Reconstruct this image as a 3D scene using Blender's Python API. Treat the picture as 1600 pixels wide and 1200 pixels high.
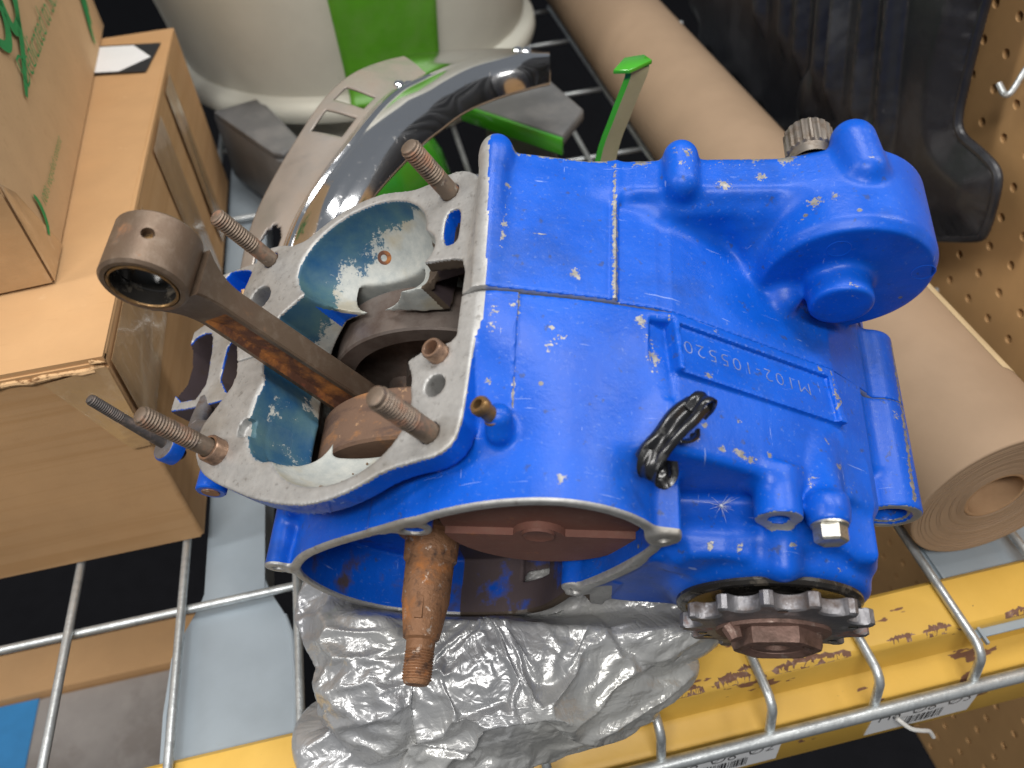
import bpy, bmesh, math, random
import numpy as np
from mathutils import Matrix, Vector

for o in list(bpy.data.objects):
    bpy.data.objects.remove(o)
sc = bpy.context.scene
COL = sc.collection
rnd = random.Random(7)
MM = 0.001

# ------------------------------------------------------------------ camera, world, lamps, exposure
cam_d = bpy.data.cameras.new("camera")
cam = bpy.data.objects.new("camera", cam_d)
COL.objects.link(cam)
R_CW = Matrix(((0.97568149, 0.19513630, -0.09983718), (-0.20773714, 0.67787907, -0.70521291), (-0.06993510, 0.70880307, 0.70193112)))
cam.matrix_world = Matrix.Translation((0, 0, 0.445)) @ R_CW.to_4x4()
cam_d.sensor_width = 36.0
cam_d.lens = 36.0 * 1290.0 / 1600.0
cam_d.clip_start = 0.01
cam_d.clip_end = 60.0
cam_d.dof.use_dof = True
cam_d.dof.focus_distance = 0.385
cam_d.dof.aperture_fstop = 9.0
sc.camera = cam

world = bpy.data.worlds.new("World")
sc.world = world
world.use_nodes = True
bgn = world.node_tree.nodes["Background"]
bgn.inputs[0].default_value = (0.86, 0.92, 1.0, 1)
bgn.inputs[1].default_value = 0.20

def area_lamp(name, loc, target, sx, sy, power, col):
    d = bpy.data.lights.new(name, 'AREA')
    d.shape = 'RECTANGLE'; d.size = sx; d.size_y = sy
    d.energy = power; d.color = col
    o = bpy.data.objects.new(name, d)
    COL.objects.link(o)
    o.location = loc
    o.rotation_euler = (Vector(target) - Vector(loc)).to_track_quat('-Z', 'Y').to_euler()
    return o
area_lamp("ceiling_tube_lamp", (0.25, 0.55, 2.3), (0.05, 0.30, 0.0), 1.4, 0.30, 28, (1.0, 0.975, 0.94))
area_lamp("ceiling_tube_lamp", (-0.35, -1.0, 2.1), (0.05, 0.3, 0.0), 1.4, 0.30, 40, (1.0, 0.975, 0.94))
area_lamp("ceiling_tube_lamp", (1.9, 0.2, 2.1), (0.0, 0.4, 0.0), 0.30, 1.4, 26, (1.0, 0.975, 0.94))
area_lamp("ceiling_tube_lamp", (-1.9, 0.2, 2.1), (0.1, 0.4, 0.0), 0.30, 1.4, 26, (1.0, 0.975, 0.94))

sc.view_settings.view_transform = 'Standard'
sc.view_settings.look = 'None'
sc.view_settings.exposure = 0.0
sc.view_settings.gamma = 1.0
sc.view_settings.use_curve_mapping = False

# ------------------------------------------------------------------ materials
def nt_new(name):
    m = bpy.data.materials.new(name)
    m.use_nodes = True
    nt = m.node_tree
    nt.nodes.clear()
    out = nt.nodes.new('ShaderNodeOutputMaterial')
    b = nt.nodes.new('ShaderNodeBsdfPrincipled')
    nt.links.new(b.outputs[0], out.inputs[0])
    return m, nt, b

class NB:
    """small node builder"""
    def __init__(s, nt, coord='Object'):
        s.nt = nt
        tc = nt.nodes.new('ShaderNodeTexCoord')
        s.co = tc.outputs[coord]
    def n(s, t, **kw):
        nd = s.nt.nodes.new(t)
        for k, v in kw.items(): setattr(nd, k, v)
        return nd
    def set(s, sock, v):
        if hasattr(v, 'is_linked') or isinstance(v, bpy.types.NodeSocket): s.nt.links.new(v, sock)
        else: sock.default_value = v
    def noise(s, scale, detail=4, rough=0.6, stretch=None, dist=0.0, off=(0, 0, 0)):
        nd = s.n('ShaderNodeTexNoise')
        co = s.co
        mp = s.n('ShaderNodeMapping')
        mp.inputs['Location'].default_value = off
        if stretch: mp.inputs['Scale'].default_value = stretch
        s.nt.links.new(co, mp.inputs['Vector'])
        s.nt.links.new(mp.outputs[0], nd.inputs['Vector'])
        nd.inputs['Scale'].default_value = scale
        nd.inputs['Detail'].default_value = detail
        nd.inputs['Roughness'].default_value = rough
        nd.inputs['Distortion'].default_value = dist
        return nd.outputs[0]
    def voro(s, scale, feature='F1', rand=1.0):
        nd = s.n('ShaderNodeTexVoronoi', feature=feature)
        s.nt.links.new(s.co, nd.inputs['Vector'])
        nd.inputs['Scale'].default_value = scale
        nd.inputs['Randomness'].default_value = rand
        return nd
    def step(s, v, lo, hi):
        nd = s.n('ShaderNodeMapRange')
        nd.clamp = True
        s.set(nd.inputs[0], v)
        nd.inputs[1].default_value = lo; nd.inputs[2].default_value = hi
        return nd.outputs[0]
    def math(s, op, a, b=0.0):
        nd = s.n('ShaderNodeMath', operation=op)
        s.set(nd.inputs[0], a); s.set(nd.inputs[1], b)
        return nd.outputs[0]
    def mix(s, f, a, b):
        nd = s.n('ShaderNodeMix', data_type='RGBA')
        s.set(nd.inputs[0], f)
        s.set(nd.inputs[6], a if not isinstance(a, tuple) else (*a[:3], 1))
        s.set(nd.inputs[7], b if not isinstance(b, tuple) else (*b[:3], 1))
        return nd.outputs[2]
    def mixf(s, f, a, b):
        nd = s.n('ShaderNodeMix', data_type='FLOAT')
        s.set(nd.inputs[0], f); s.set(nd.inputs[2], a); s.set(nd.inputs[3], b)
        return nd.outputs[0]
    def attr(s, name):
        nd = s.n('ShaderNodeAttribute'); nd.attribute_name = name
        return nd.outputs['Fac']
    def bump(s, h, strength, dist):
        nd = s.n('ShaderNodeBump')
        nd.inputs['Strength'].default_value = strength
        nd.inputs['Distance'].default_value = dist
        s.nt.links.new(h, nd.inputs['Height'])
        return nd.outputs[0]

def layered(name, base, rough=0.5, metal=0.0, layers=(), bump=None, spec=0.5, coat=0.0, trans=0.0, alpha=1.0, var=0.12, vscale=30):
    """base colour + noise-masked layers: dict(col, scale, lo, hi, rough, metal, stretch, dist)"""
    m, nt, b = nt_new(name)
    k = NB(nt)
    dark = tuple(c * (1 - var) for c in base); lite = tuple(min(1, c * (1 + var)) for c in base)
    col = k.mix(k.step(k.noise(vscale, 5), 0.3, 0.7), dark, lite)
    r, mt = rough, metal
    for i, L in enumerate(layers):
        f = k.step(k.noise(L['scale'], L.get('detail', 6), L.get('nrough', 0.65), L.get('stretch'), L.get('dist', 0.0), (i * 3.1, i * 1.7, i * 2.3)), L['lo'], L['hi'])
        if 'amount' in L: f = k.math('MULTIPLY', f, L['amount'])
        col = k.mix(f, col, L['col'])
        if 'rough' in L: r = k.mixf(f, r, L['rough'])
        if 'metal' in L: mt = k.mixf(f, mt, L['metal'])
    k.set(b.inputs['Base Color'], col)
    k.set(b.inputs['Roughness'], r)
    k.set(b.inputs['Metallic'], mt)
    b.inputs['Specular IOR Level'].default_value = spec
    b.inputs['Coat Weight'].default_value = coat
    b.inputs['Transmission Weight'].default_value = trans
    b.inputs['Alpha'].default_value = alpha
    if bump:
        k.nt.links.new(k.bump(k.noise(bump[0], 5, 0.6, bump[3] if len(bump) > 3 else None), bump[1], bump[2]), b.inputs['Normal'])
    return m

M = {}
M['cardboard'] = layered('cardboard', (0.49, 0.295, 0.145), 0.85, layers=[
    dict(col=(0.52, 0.30, 0.14), scale=14, lo=0.5, hi=0.75, amount=0.5),
    dict(col=(0.37, 0.20, 0.085), scale=60, lo=0.6, hi=0.8, amount=0.35, stretch=(1, 6, 6)),
    dict(col=(0.40, 0.22, 0.09), scale=26, lo=0.48, hi=0.62, amount=0.45, stretch=(0.12, 0.12, 5), detail=3),
    dict(col=(0.60, 0.40, 0.23), scale=70, lo=0.66, hi=0.75, amount=0.55, stretch=(1, 1, 0.25)),
    dict(col=(0.33, 0.185, 0.085), scale=7, lo=0.60, hi=0.72, amount=0.4)], bump=(600, 0.15, 0.0006), spec=0.2, var=0.05)
M['cardboard_pale'] = layered('cardboard_pale', (0.56, 0.375, 0.21), 0.85, layers=[
    dict(col=(0.42, 0.26, 0.13), scale=220, lo=0.55, hi=0.75, amount=0.35)], bump=(600, 0.15, 0.0006), spec=0.2, var=0.05)
M['cardboard_edge'] = layered('cardboard_edge', (0.56, 0.36, 0.19), 0.9, layers=[dict(col=(0.16, 0.08, 0.035), scale=220, lo=0.5, hi=0.62, stretch=(1, 1, 3))], spec=0.1)
M['tape'] = layered('packing_tape', (0.45, 0.285, 0.145), 0.16, layers=[dict(col=(0.62, 0.46, 0.30), scale=45, lo=0.55, hi=0.7, amount=0.6, stretch=(1, 4, 1))], bump=(70, 0.5, 0.0012), spec=0.7, coat=0.4)
M['green_ink'] = layered('green_ink', (0.035, 0.27, 0.085), 0.7, spec=0.2)
M['white_paper'] = layered('white_paper', (0.78, 0.79, 0.80), 0.5, var=0.03)
M['black_ink'] = layered('black_ink', (0.015, 0.015, 0.016), 0.45)
M['kraft'] = layered('kraft_paper', (0.33, 0.23, 0.15), 0.75, layers=[dict(col=(0.37, 0.262, 0.175), scale=9, lo=0.5, hi=0.7, amount=0.6), dict(col=(0.36, 0.235, 0.14), scale=160, lo=0.66, hi=0.74, amount=0.4)], bump=(45, 0.2, 0.001), spec=0.3, var=0.05)
M['kraft_core'] = layered('kraft_core', (0.40, 0.25, 0.14), 0.85, layers=[dict(col=(0.26, 0.15, 0.08), scale=30, lo=0.5, hi=0.7, amount=0.6)], spec=0.2)
M['masking'] = layered('masking_tape', (0.66, 0.52, 0.31), 0.6, layers=[dict(col=(0.55, 0.42, 0.24), scale=40, lo=0.5, hi=0.7, amount=0.6)], spec=0.3)
M['pegboard'] = layered('pegboard', (0.56, 0.33, 0.145), 0.5, layers=[dict(col=(0.48, 0.275, 0.115), scale=9, lo=0.5, hi=0.75, amount=0.6)], bump=(300, 0.1, 0.0005), spec=0.35, var=0.06)
M['pegboard_dark'] = layered('pegboard_backing', (0.03, 0.02, 0.014), 0.9)
M['zinc'] = layered('galvanised_wire', (0.60, 0.63, 0.635), 0.38, 0.75, layers=[dict(col=(0.34, 0.36, 0.37), scale=160, lo=0.45, hi=0.65, amount=0.7, rough=0.55)], bump=(420, 0.3, 0.0006))
M['deck_strut'] = layered('grey_painted_strut', (0.33, 0.385, 0.43), 0.36, 0.15, layers=[dict(col=(0.26, 0.30, 0.33), scale=10, lo=0.5, hi=0.75, amount=0.5), dict(col=(0.25, 0.24, 0.20), scale=90, lo=0.70, hi=0.76, amount=0.6)], spec=0.5, var=0.05)
M['yellow'] = layered('yellow_beam_paint', (0.68, 0.42, 0.08), 0.42, layers=[
    dict(col=(0.60, 0.35, 0.05), scale=14, lo=0.45, hi=0.7, amount=0.6),
    dict(col=(0.20, 0.095, 0.055), scale=48, lo=0.635, hi=0.65, rough=0.8, detail=4, stretch=(0.5, 1.6, 1)),
    dict(col=(0.10, 0.07, 0.05), scale=150, lo=0.70, hi=0.72, rough=0.8)], spec=0.45, var=0.05, bump=(120, 0.12, 0.0008))
M['rust_chip'] = layered('rust_primer', (0.19, 0.095, 0.06), 0.85, layers=[dict(col=(0.28, 0.17, 0.13), scale=250, lo=0.5, hi=0.6)], bump=(500, 0.3, 0.0005))
M['floor'] = layered('dark_floor', (0.010, 0.010, 0.012), 0.9, spec=0.1)  # near-black colour stands in for the shade under the deck
M['grey_card'] = layered('greyed_card', (0.34, 0.31, 0.29), 0.9, layers=[dict(col=(0.27, 0.24, 0.22), scale=10, lo=0.5, hi=0.6)])
M['blue_tape'] = layered('blue_tape', (0.03, 0.22, 0.50), 0.5)
M['cream'] = layered('cream_plastic', (0.70, 0.69, 0.60), 0.42, layers=[dict(col=(0.58, 0.57, 0.48), scale=5, lo=0.45, hi=0.7, amount=0.6), dict(col=(0.16, 0.14, 0.10), scale=160, lo=0.70, hi=0.74, amount=0.6)], spec=0.4, var=0.04)
M['green'] = layered('green_enamel', (0.045, 0.30, 0.012), 0.2, layers=[dict(col=(0.06, 0.34, 0.03), scale=10, lo=0.45, hi=0.7), dict(col=(0.16, 0.22, 0.14), scale=60, lo=0.64, hi=0.72, amount=0.6, rough=0.6)], spec=0.6, coat=0.5)
M['green_haze'] = layered('dusty_green_plastic', (0.10, 0.34, 0.02), 0.4, layers=[dict(col=(0.17, 0.34, 0.08), scale=12, lo=0.45, hi=0.7, amount=0.7)], spec=0.5)
M['tan_reflection'] = layered('tan_reflection_face', (0.36, 0.335, 0.20), 0.4, layers=[dict(col=(0.22, 0.25, 0.12), scale=30, lo=0.5, hi=0.7, amount=0.6)])  # tan reflection painted on to the wide face of the green strip
M['grey_plastic'] = layered('grey_plastic', (0.13, 0.13, 0.13), 0.5, layers=[dict(col=(0.22, 0.21, 0.20), scale=26, lo=0.5, hi=0.7, amount=0.7)], bump=(250, 0.2, 0.0006))
M['black_rubber'] = layered('black_rubber', (0.014, 0.015, 0.019), 0.30, layers=[dict(col=(0.045, 0.048, 0.055), scale=13, lo=0.48, hi=0.7, amount=0.7, rough=0.6), dict(col=(0.12, 0.12, 0.12), scale=120, lo=0.68, hi=0.74, amount=0.5)], bump=(60, 0.25, 0.002))
M['chrome'] = layered('chrome', (0.80, 0.81, 0.83), 0.10, 1.0, layers=[dict(col=(0.55, 0.52, 0.48), scale=300, lo=0.60, hi=0.68, rough=0.4, amount=0.5)], var=0.02)
M['chrome_dusty'] = layered('dusty_chrome', (0.40, 0.365, 0.33), 0.33, 0.6, layers=[dict(col=(0.30, 0.245, 0.20), scale=25, lo=0.4, hi=0.65, rough=0.6, metal=0.2)], var=0.06)
M['rust'] = layered('rusty_steel', (0.29, 0.145, 0.072), 0.62, 0.35, layers=[
    dict(col=(0.42, 0.16, 0.045), scale=90, lo=0.52, hi=0.68, rough=0.85, metal=0.0),
    dict(col=(0.075, 0.045, 0.035), scale=170, lo=0.55, hi=0.7, rough=0.6),
    dict(col=(0.60, 0.50, 0.42), scale=240, lo=0.60, hi=0.68, rough=0.35, metal=0.7)], bump=(380, 0.6, 0.0012))
M['rust_flat'] = layered('brown_rusty_plate', (0.17, 0.072, 0.052), 0.7, 0.15, layers=[
    dict(col=(0.19, 0.10, 0.072), scale=220, lo=0.5, hi=0.7, amount=0.7), dict(col=(0.40, 0.14, 0.03), scale=60, lo=0.60, hi=0.75, amount=0.7)], bump=(500, 0.35, 0.0005), var=0.15)
M['rod_steel'] = layered('brown_patina_steel', (0.155, 0.108, 0.074), 0.46, 0.5, layers=[
    dict(col=(0.25, 0.195, 0.15), scale=160, lo=0.5, hi=0.7, amount=0.5),
    dict(col=(0.13, 0.08, 0.055), scale=40, lo=0.5, hi=0.7, amount=0.6), dict(col=(0.36, 0.15, 0.055), scale=50, lo=0.60, hi=0.72, amount=0.7, metal=0.1, rough=0.8)], bump=(900, 0.25, 0.0004))
M['rod_rust'] = layered('rod_channel_rust', (0.13, 0.055, 0.032), 0.75, 0.1, layers=[
    dict(col=(0.50, 0.19, 0.045), scale=55, lo=0.47, hi=0.62, rough=0.9), dict(col=(0.30, 0.09, 0.05), scale=150, lo=0.6, hi=0.7)], bump=(400, 0.5, 0.0008))
M['web_steel'] = layered('crank_web_steel', (0.20, 0.165, 0.145), 0.45, 0.55, layers=[
    dict(col=(0.12, 0.085, 0.07), scale=50, lo=0.45, hi=0.65), dict(col=(0.34, 0.16, 0.06), scale=40, lo=0.62, hi=0.72, rough=0.8, metal=0.0)], bump=(500, 0.25, 0.0005))
M['web_orange'] = layered('crank_web_rust', (0.17, 0.10, 0.065), 0.7, 0.25, layers=[
    dict(col=(0.42, 0.185, 0.06), scale=28, lo=0.50, hi=0.64, stretch=(1, 1.8, 1)), dict(col=(0.10, 0.06, 0.045), scale=70, lo=0.50, hi=0.64, stretch=(0.5, 1.5, 0.5)), dict(col=(0.50, 0.30, 0.16), scale=160, lo=0.62, hi=0.72)], bump=(300, 0.4, 0.0006))
M['stud'] = layered('stud_steel', (0.185, 0.14, 0.105), 0.48, 0.55, layers=[
    dict(col=(0.27, 0.135, 0.08), scale=120, lo=0.50, hi=0.66, rough=0.75, metal=0.1), dict(col=(0.10, 0.075, 0.065), scale=260, lo=0.55, hi=0.7),
    dict(col=(0.40, 0.35, 0.295), scale=180, lo=0.64, hi=0.72, rough=0.35, metal=0.8)], bump=(700, 0.4, 0.0005))
M['stud_dark'] = layered('dark_stud_steel', (0.085, 0.075, 0.07), 0.5, 0.5, layers=[dict(col=(0.17, 0.13, 0.11), scale=200, lo=0.5, hi=0.65)], bump=(700, 0.4, 0.0005))
M['sprocket'] = layered('sprocket_steel', (0.23, 0.225, 0.235), 0.42, 0.75, layers=[
    dict(col=(0.10, 0.072, 0.06), scale=60, lo=0.48, hi=0.62, rough=0.65, metal=0.3), dict(col=(0.42, 0.42, 0.44), scale=130, lo=0.58, hi=0.7, rough=0.35),
    dict(col=(0.24, 0.105, 0.075), scale=35, lo=0.62, hi=0.68, rough=0.8, metal=0.1)], bump=(260, 0.5, 0.001))
M['nut'] = layered('rusty_nut', (0.20, 0.12, 0.095), 0.55, 0.4, layers=[dict(col=(0.10, 0.06, 0.045), scale=120, lo=0.45, hi=0.65), dict(col=(0.42, 0.33, 0.28), scale=150, lo=0.62, hi=0.72, rough=0.4, metal=0.7)], bump=(300, 0.5, 0.001))
M['brass'] = layered('aged_brass', (0.33, 0.20, 0.085), 0.38, 0.8, layers=[dict(col=(0.14, 0.09, 0.05), scale=200, lo=0.45, hi=0.65, rough=0.6)], bump=(600, 0.3, 0.0004))
M['copper_sleeve'] = layered('dowel_sleeve', (0.40, 0.26, 0.18), 0.35, 0.8, layers=[dict(col=(0.18, 0.12, 0.09), scale=200, lo=0.45, hi=0.65, rough=0.6)])
M['zinc_bolt'] = layered('zinc_bolt', (0.50, 0.49, 0.44), 0.34, 0.85, layers=[dict(col=(0.26, 0.23, 0.18), scale=250, lo=0.5, hi=0.65, rough=0.6)])
M['seal'] = layered('oily_black_seal', (0.022, 0.020, 0.018), 0.22, 0.1, layers=[dict(col=(0.13, 0.11, 0.085), scale=110, lo=0.55, hi=0.7, rough=0.5)], spec=0.6)
M['bag'] = None
M['spline'] = layered('splined_shaft_steel', (0.30, 0.265, 0.23), 0.4, 0.8, layers=[dict(col=(0.16, 0.12, 0.09), scale=150, lo=0.45, hi=0.62, rough=0.6), dict(col=(0.45, 0.30, 0.10), scale=60, lo=0.62, hi=0.68)])
M['stamped'] = layered('stamped_marks', (0.15, 0.20, 0.40), 0.5, 0.2, var=0.5, vscale=300)
M['dirt'] = layered('dirt_crumbs', (0.16, 0.105, 0.065), 0.95)
M['fluff'] = layered('white_fluff', (0.75, 0.77, 0.80), 0.8)
M['string'] = layered('white_string', (0.70, 0.69, 0.66), 0.9)

def bag_material():
    m, nt, b = nt_new('silver_plastic_film')
    k = NB(nt)
    col = k.mix(k.step(k.noise(9, 4), 0.35, 0.7), (0.34, 0.345, 0.36), (0.54, 0.535, 0.50))
    k.set(b.inputs['Base Color'], col)
    b.inputs['Roughness'].default_value = 0.28
    b.inputs['Metallic'].default_value = 0.38
    b.inputs['Specular IOR Level'].default_value = 0.7
    def ridge(sc_, st, off):        # crisp crinkle lines of thin film
        n_ = k.noise(sc_, 3, 0.5, st, 0.8, off)
        return k.math('ABSOLUTE', k.math('SUBTRACT', n_, 0.5))
    hgt = k.math('ADD', ridge(20, (1, 0.5, 1), (0, 0, 0)), k.math('ADD', k.math('MULTIPLY', ridge(48, (0.6, 1.2, 1), (3, 1, 2)), 0.5), k.math('MULTIPLY', ridge(110, (1, 0.7, 1), (5, 7, 1)), 0.22)))
    nt.links.new(k.bump(hgt, 0.46, 0.012), b.inputs['Normal'])
    return m
M['bag'] = bag_material()

def case_material():
    m, nt, b = nt_new('blue_painted_casting')
    k = NB(nt)
    bare, inner, wear, chip, soil_shade = (k.attr(a) for a in ('bare', 'inner', 'wear', 'chip', 'soil_shade'))
    n1 = k.noise(130, 6, 0.7)
    n2 = k.noise(340, 5, 0.65, off=(2, 1, 3))
    n3 = k.noise(38, 5, 0.6, off=(5, 1, 2))
    blue = k.mix(k.step(n3, 0.3, 0.7), (0.0018, 0.072, 0.45), (0.0028, 0.094, 0.55))
    # rubbed, chalky haze on the paint
    haze = k.math('MULTIPLY', k.step(k.noise(75, 6, 0.75, off=(9, 2, 7)), 0.55, 0.85), 0.10)
    blue = k.mix(haze, blue, (0.10, 0.27, 0.72))
    # fine scratches
    scr = k.step(k.noise(55, 3, 0.5, (1, 16, 1), 0.6, (3, 3, 3)), 0.715, 0.73)
    scr2 = k.step(k.noise(60, 3, 0.5, (14, 1.2, 1), 0.5, (7, 1, 4)), 0.725, 0.74)
    scr = k.math('MULTIPLY', k.math('MAXIMUM', scr, scr2), 0.55)
    blue = k.mix(scr, blue, (0.30, 0.38, 0.62))
    # dark grime specks
    blue = k.mix(k.math('MULTIPLY', k.step(k.noise(210, 4, 0.6, off=(1, 8, 8)), 0.64, 0.70), 0.6), blue, (0.045, 0.055, 0.085))
    blue = k.mix(k.math('MULTIPLY', k.step(k.noise(16, 8, 0.72, off=(3, 9, 5)), 0.50, 0.72), 0.48), blue, (0.022, 0.04, 0.095))
    blue = k.mix(k.math('MULTIPLY', k.step(k.noise(620, 3, 0.6, off=(8, 3, 1)), 0.62, 0.70), 0.30), blue, (0.16, 0.24, 0.45))
    # bare aluminium
    pit = k.step(n2, 0.58, 0.70)
    alu = k.mix(k.step(n1, 0.3, 0.7), (0.33, 0.325, 0.315), (0.46, 0.455, 0.44))
    worn = k.mix(k.step(n2, 0.35, 0.65), (0.15, 0.145, 0.135), (0.34, 0.33, 0.31))
    alu = k.mix(k.math('MULTIPLY', pit, 0.55), alu, (0.13, 0.12, 0.105))
    alu = k.mix(k.math('MULTIPLY', k.step(k.noise(26, 5, 0.6, off=(4, 4, 1)), 0.50, 0.68), 0.55), alu, (0.27, 0.235, 0.185))
    # chips: edge wear, listed spots, random specks
    e = k.math('ADD', wear, k.math('MULTIPLY', k.math('SUBTRACT', n1, 0.5), 2.2))
    m_edge = k.step(e, 0.80, 0.86)
    c = k.math('ADD', chip, k.math('ADD', k.math('MULTIPLY', k.math('SUBTRACT', n2, 0.5), 1.2), k.math('MULTIPLY', k.math('SUBTRACT', k.noise(900, 3, 0.6, off=(2, 2, 5)), 0.5), 0.9)))
    m_chip = k.step(c, 0.65, 0.69)
    sp = k.voro(105)
    rndv = k.n('ShaderNodeSeparateColor'); nt.links.new(sp.outputs['Color'], rndv.inputs[0])
    m_sp = k.math('MULTIPLY', k.step(k.math('ADD', sp.outputs['Distance'], k.math('MULTIPLY', n2, 0.22)), 0.22, 0.19), k.step(rndv.outputs[0], 0.962, 0.967))
    mask = k.math('MAXIMUM', k.math('MAXIMUM', m_edge, m_chip), m_sp)
    brd = k.step(k.math('ADD', bare, k.math('MULTIPLY', k.math('SUBTRACT', n2, 0.5), 0.25)), 0.48, 0.54)
    mask = k.math('MAXIMUM', mask, brd)
    # chamber and ports: old teal paint flaking off grey primer
    tealc = k.mix(k.step(n3, 0.35, 0.65), (0.010, 0.065, 0.155), (0.065, 0.135, 0.155))
    prim = k.mix(k.step(n1, 0.3, 0.7), (0.30, 0.325, 0.32), (0.46, 0.465, 0.43))
    prim = k.mix(k.math('MULTIPLY', k.step(n3, 0.52, 0.66), 0.6), prim, (0.34, 0.29, 0.19))
    fl = k.math('ADD', k.attr('flake'), k.math('MULTIPLY', k.math('SUBTRACT', k.noise(70, 8, 0.8, off=(6, 6, 6)), 0.5), 2.0))
    inn = k.mix(k.step(fl, 0.47, 0.53), tealc, prim)
    col = k.mix(brd, k.mix(mask, blue, worn), alu)
    col = k.mix(k.step(inner, 0.4, 0.6), col, inn)
    so = k.math('MULTIPLY', k.step(k.math('ADD', soil_shade, k.math('MULTIPLY', k.math('SUBTRACT', n3, 0.5), 1.6)), 0.45, 0.65), 0.95)
    col = k.mix(so, col, (0.075, 0.05, 0.032))  # dark brown for stains and for shade painted into deep recesses
    k.set(b.inputs['Base Color'], col)
    k.set(b.inputs['Metallic'], k.math('MULTIPLY', mask, k.math('SUBTRACT', 0.55, k.math('MULTIPLY', inner, 0.5))))
    rg = k.mixf(mask, k.mixf(k.step(n3, 0.3, 0.75), 0.30, 0.44), 0.5)
    rg = k.mixf(k.step(inner, 0.4, 0.6), rg, 0.5)
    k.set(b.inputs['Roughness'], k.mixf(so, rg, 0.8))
    k.set(b.inputs['Specular IOR Level'], k.mixf(mask, 0.30, 0.5))
    # chips sit below the paint film, casting is slightly uneven
    h = k.math('ADD', k.math('MULTIPLY', mask, -0.35), k.math('ADD', k.math('MULTIPLY', k.noise(90, 3, 0.5, off=(1, 2, 9)), 0.7), k.math('ADD', k.math('MULTIPLY', n2, 0.30), k.math('MULTIPLY', k.noise(1100, 2, 0.6), 0.14))))
    nt.links.new(k.bump(h, 0.30, 0.0012), b.inputs['Normal'])
    return m
M['case'] = case_material()

# ------------------------------------------------------------------ mesh helpers
def link(name, me, parent=None):
    o = bpy.data.objects.new(name, me)
    COL.objects.link(o)
    if parent: o.parent = parent
    return o

def tag(o, label=None, cat=None, group=None, kind=None):
    if label: o['label'] = label
    if cat: o['category'] = cat
    if group: o['group'] = group
    if kind: o['kind'] = kind
    return o

def empty(name, loc=(0, 0, 0)):
    o = bpy.data.objects.new(name, None)
    o.empty_display_size = 0.02
    COL.objects.link(o)
    o.location = loc
    return o

def obj(name, verts, faces, mats, parent=None, smooth=35, midx=None, base=True):
    """verts in world metres (or parent-local mm handled by caller); origin is set at the base of the shape"""
    v = np.asarray(verts, float).reshape(-1, 3)
    c = np.zeros(3)
    off = np.zeros(3)
    if parent is not None: off = np.array(parent.location) if parent.parent is None else np.array(parent.location) + np.array(parent.parent.location)
    if base:
        lo, hi = v.min(0), v.max(0)
        c = np.array([(lo[0] + hi[0]) / 2, (lo[1] + hi[1]) / 2, lo[2]])
    me = bpy.data.meshes.new(name)
    me.from_pydata((v - c).tolist(), [], [tuple(int(i) for i in f) for f in faces])
    me.validate(clean_customdata=False)
    for m in (mats if isinstance(mats, (list, tuple)) else [mats]): me.materials.append(m)
    if midx is not None and len(midx) == len(me.polygons): me.polygons.foreach_set('material_index', midx)
    if smooth:
        me.polygons.foreach_set('use_smooth', [True] * len(me.polygons))
        me.set_sharp_from_angle(angle=math.radians(smooth))
    me.update()
    o = link(name, me, parent)
    o.location = Vector(c - off)
    return o

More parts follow.
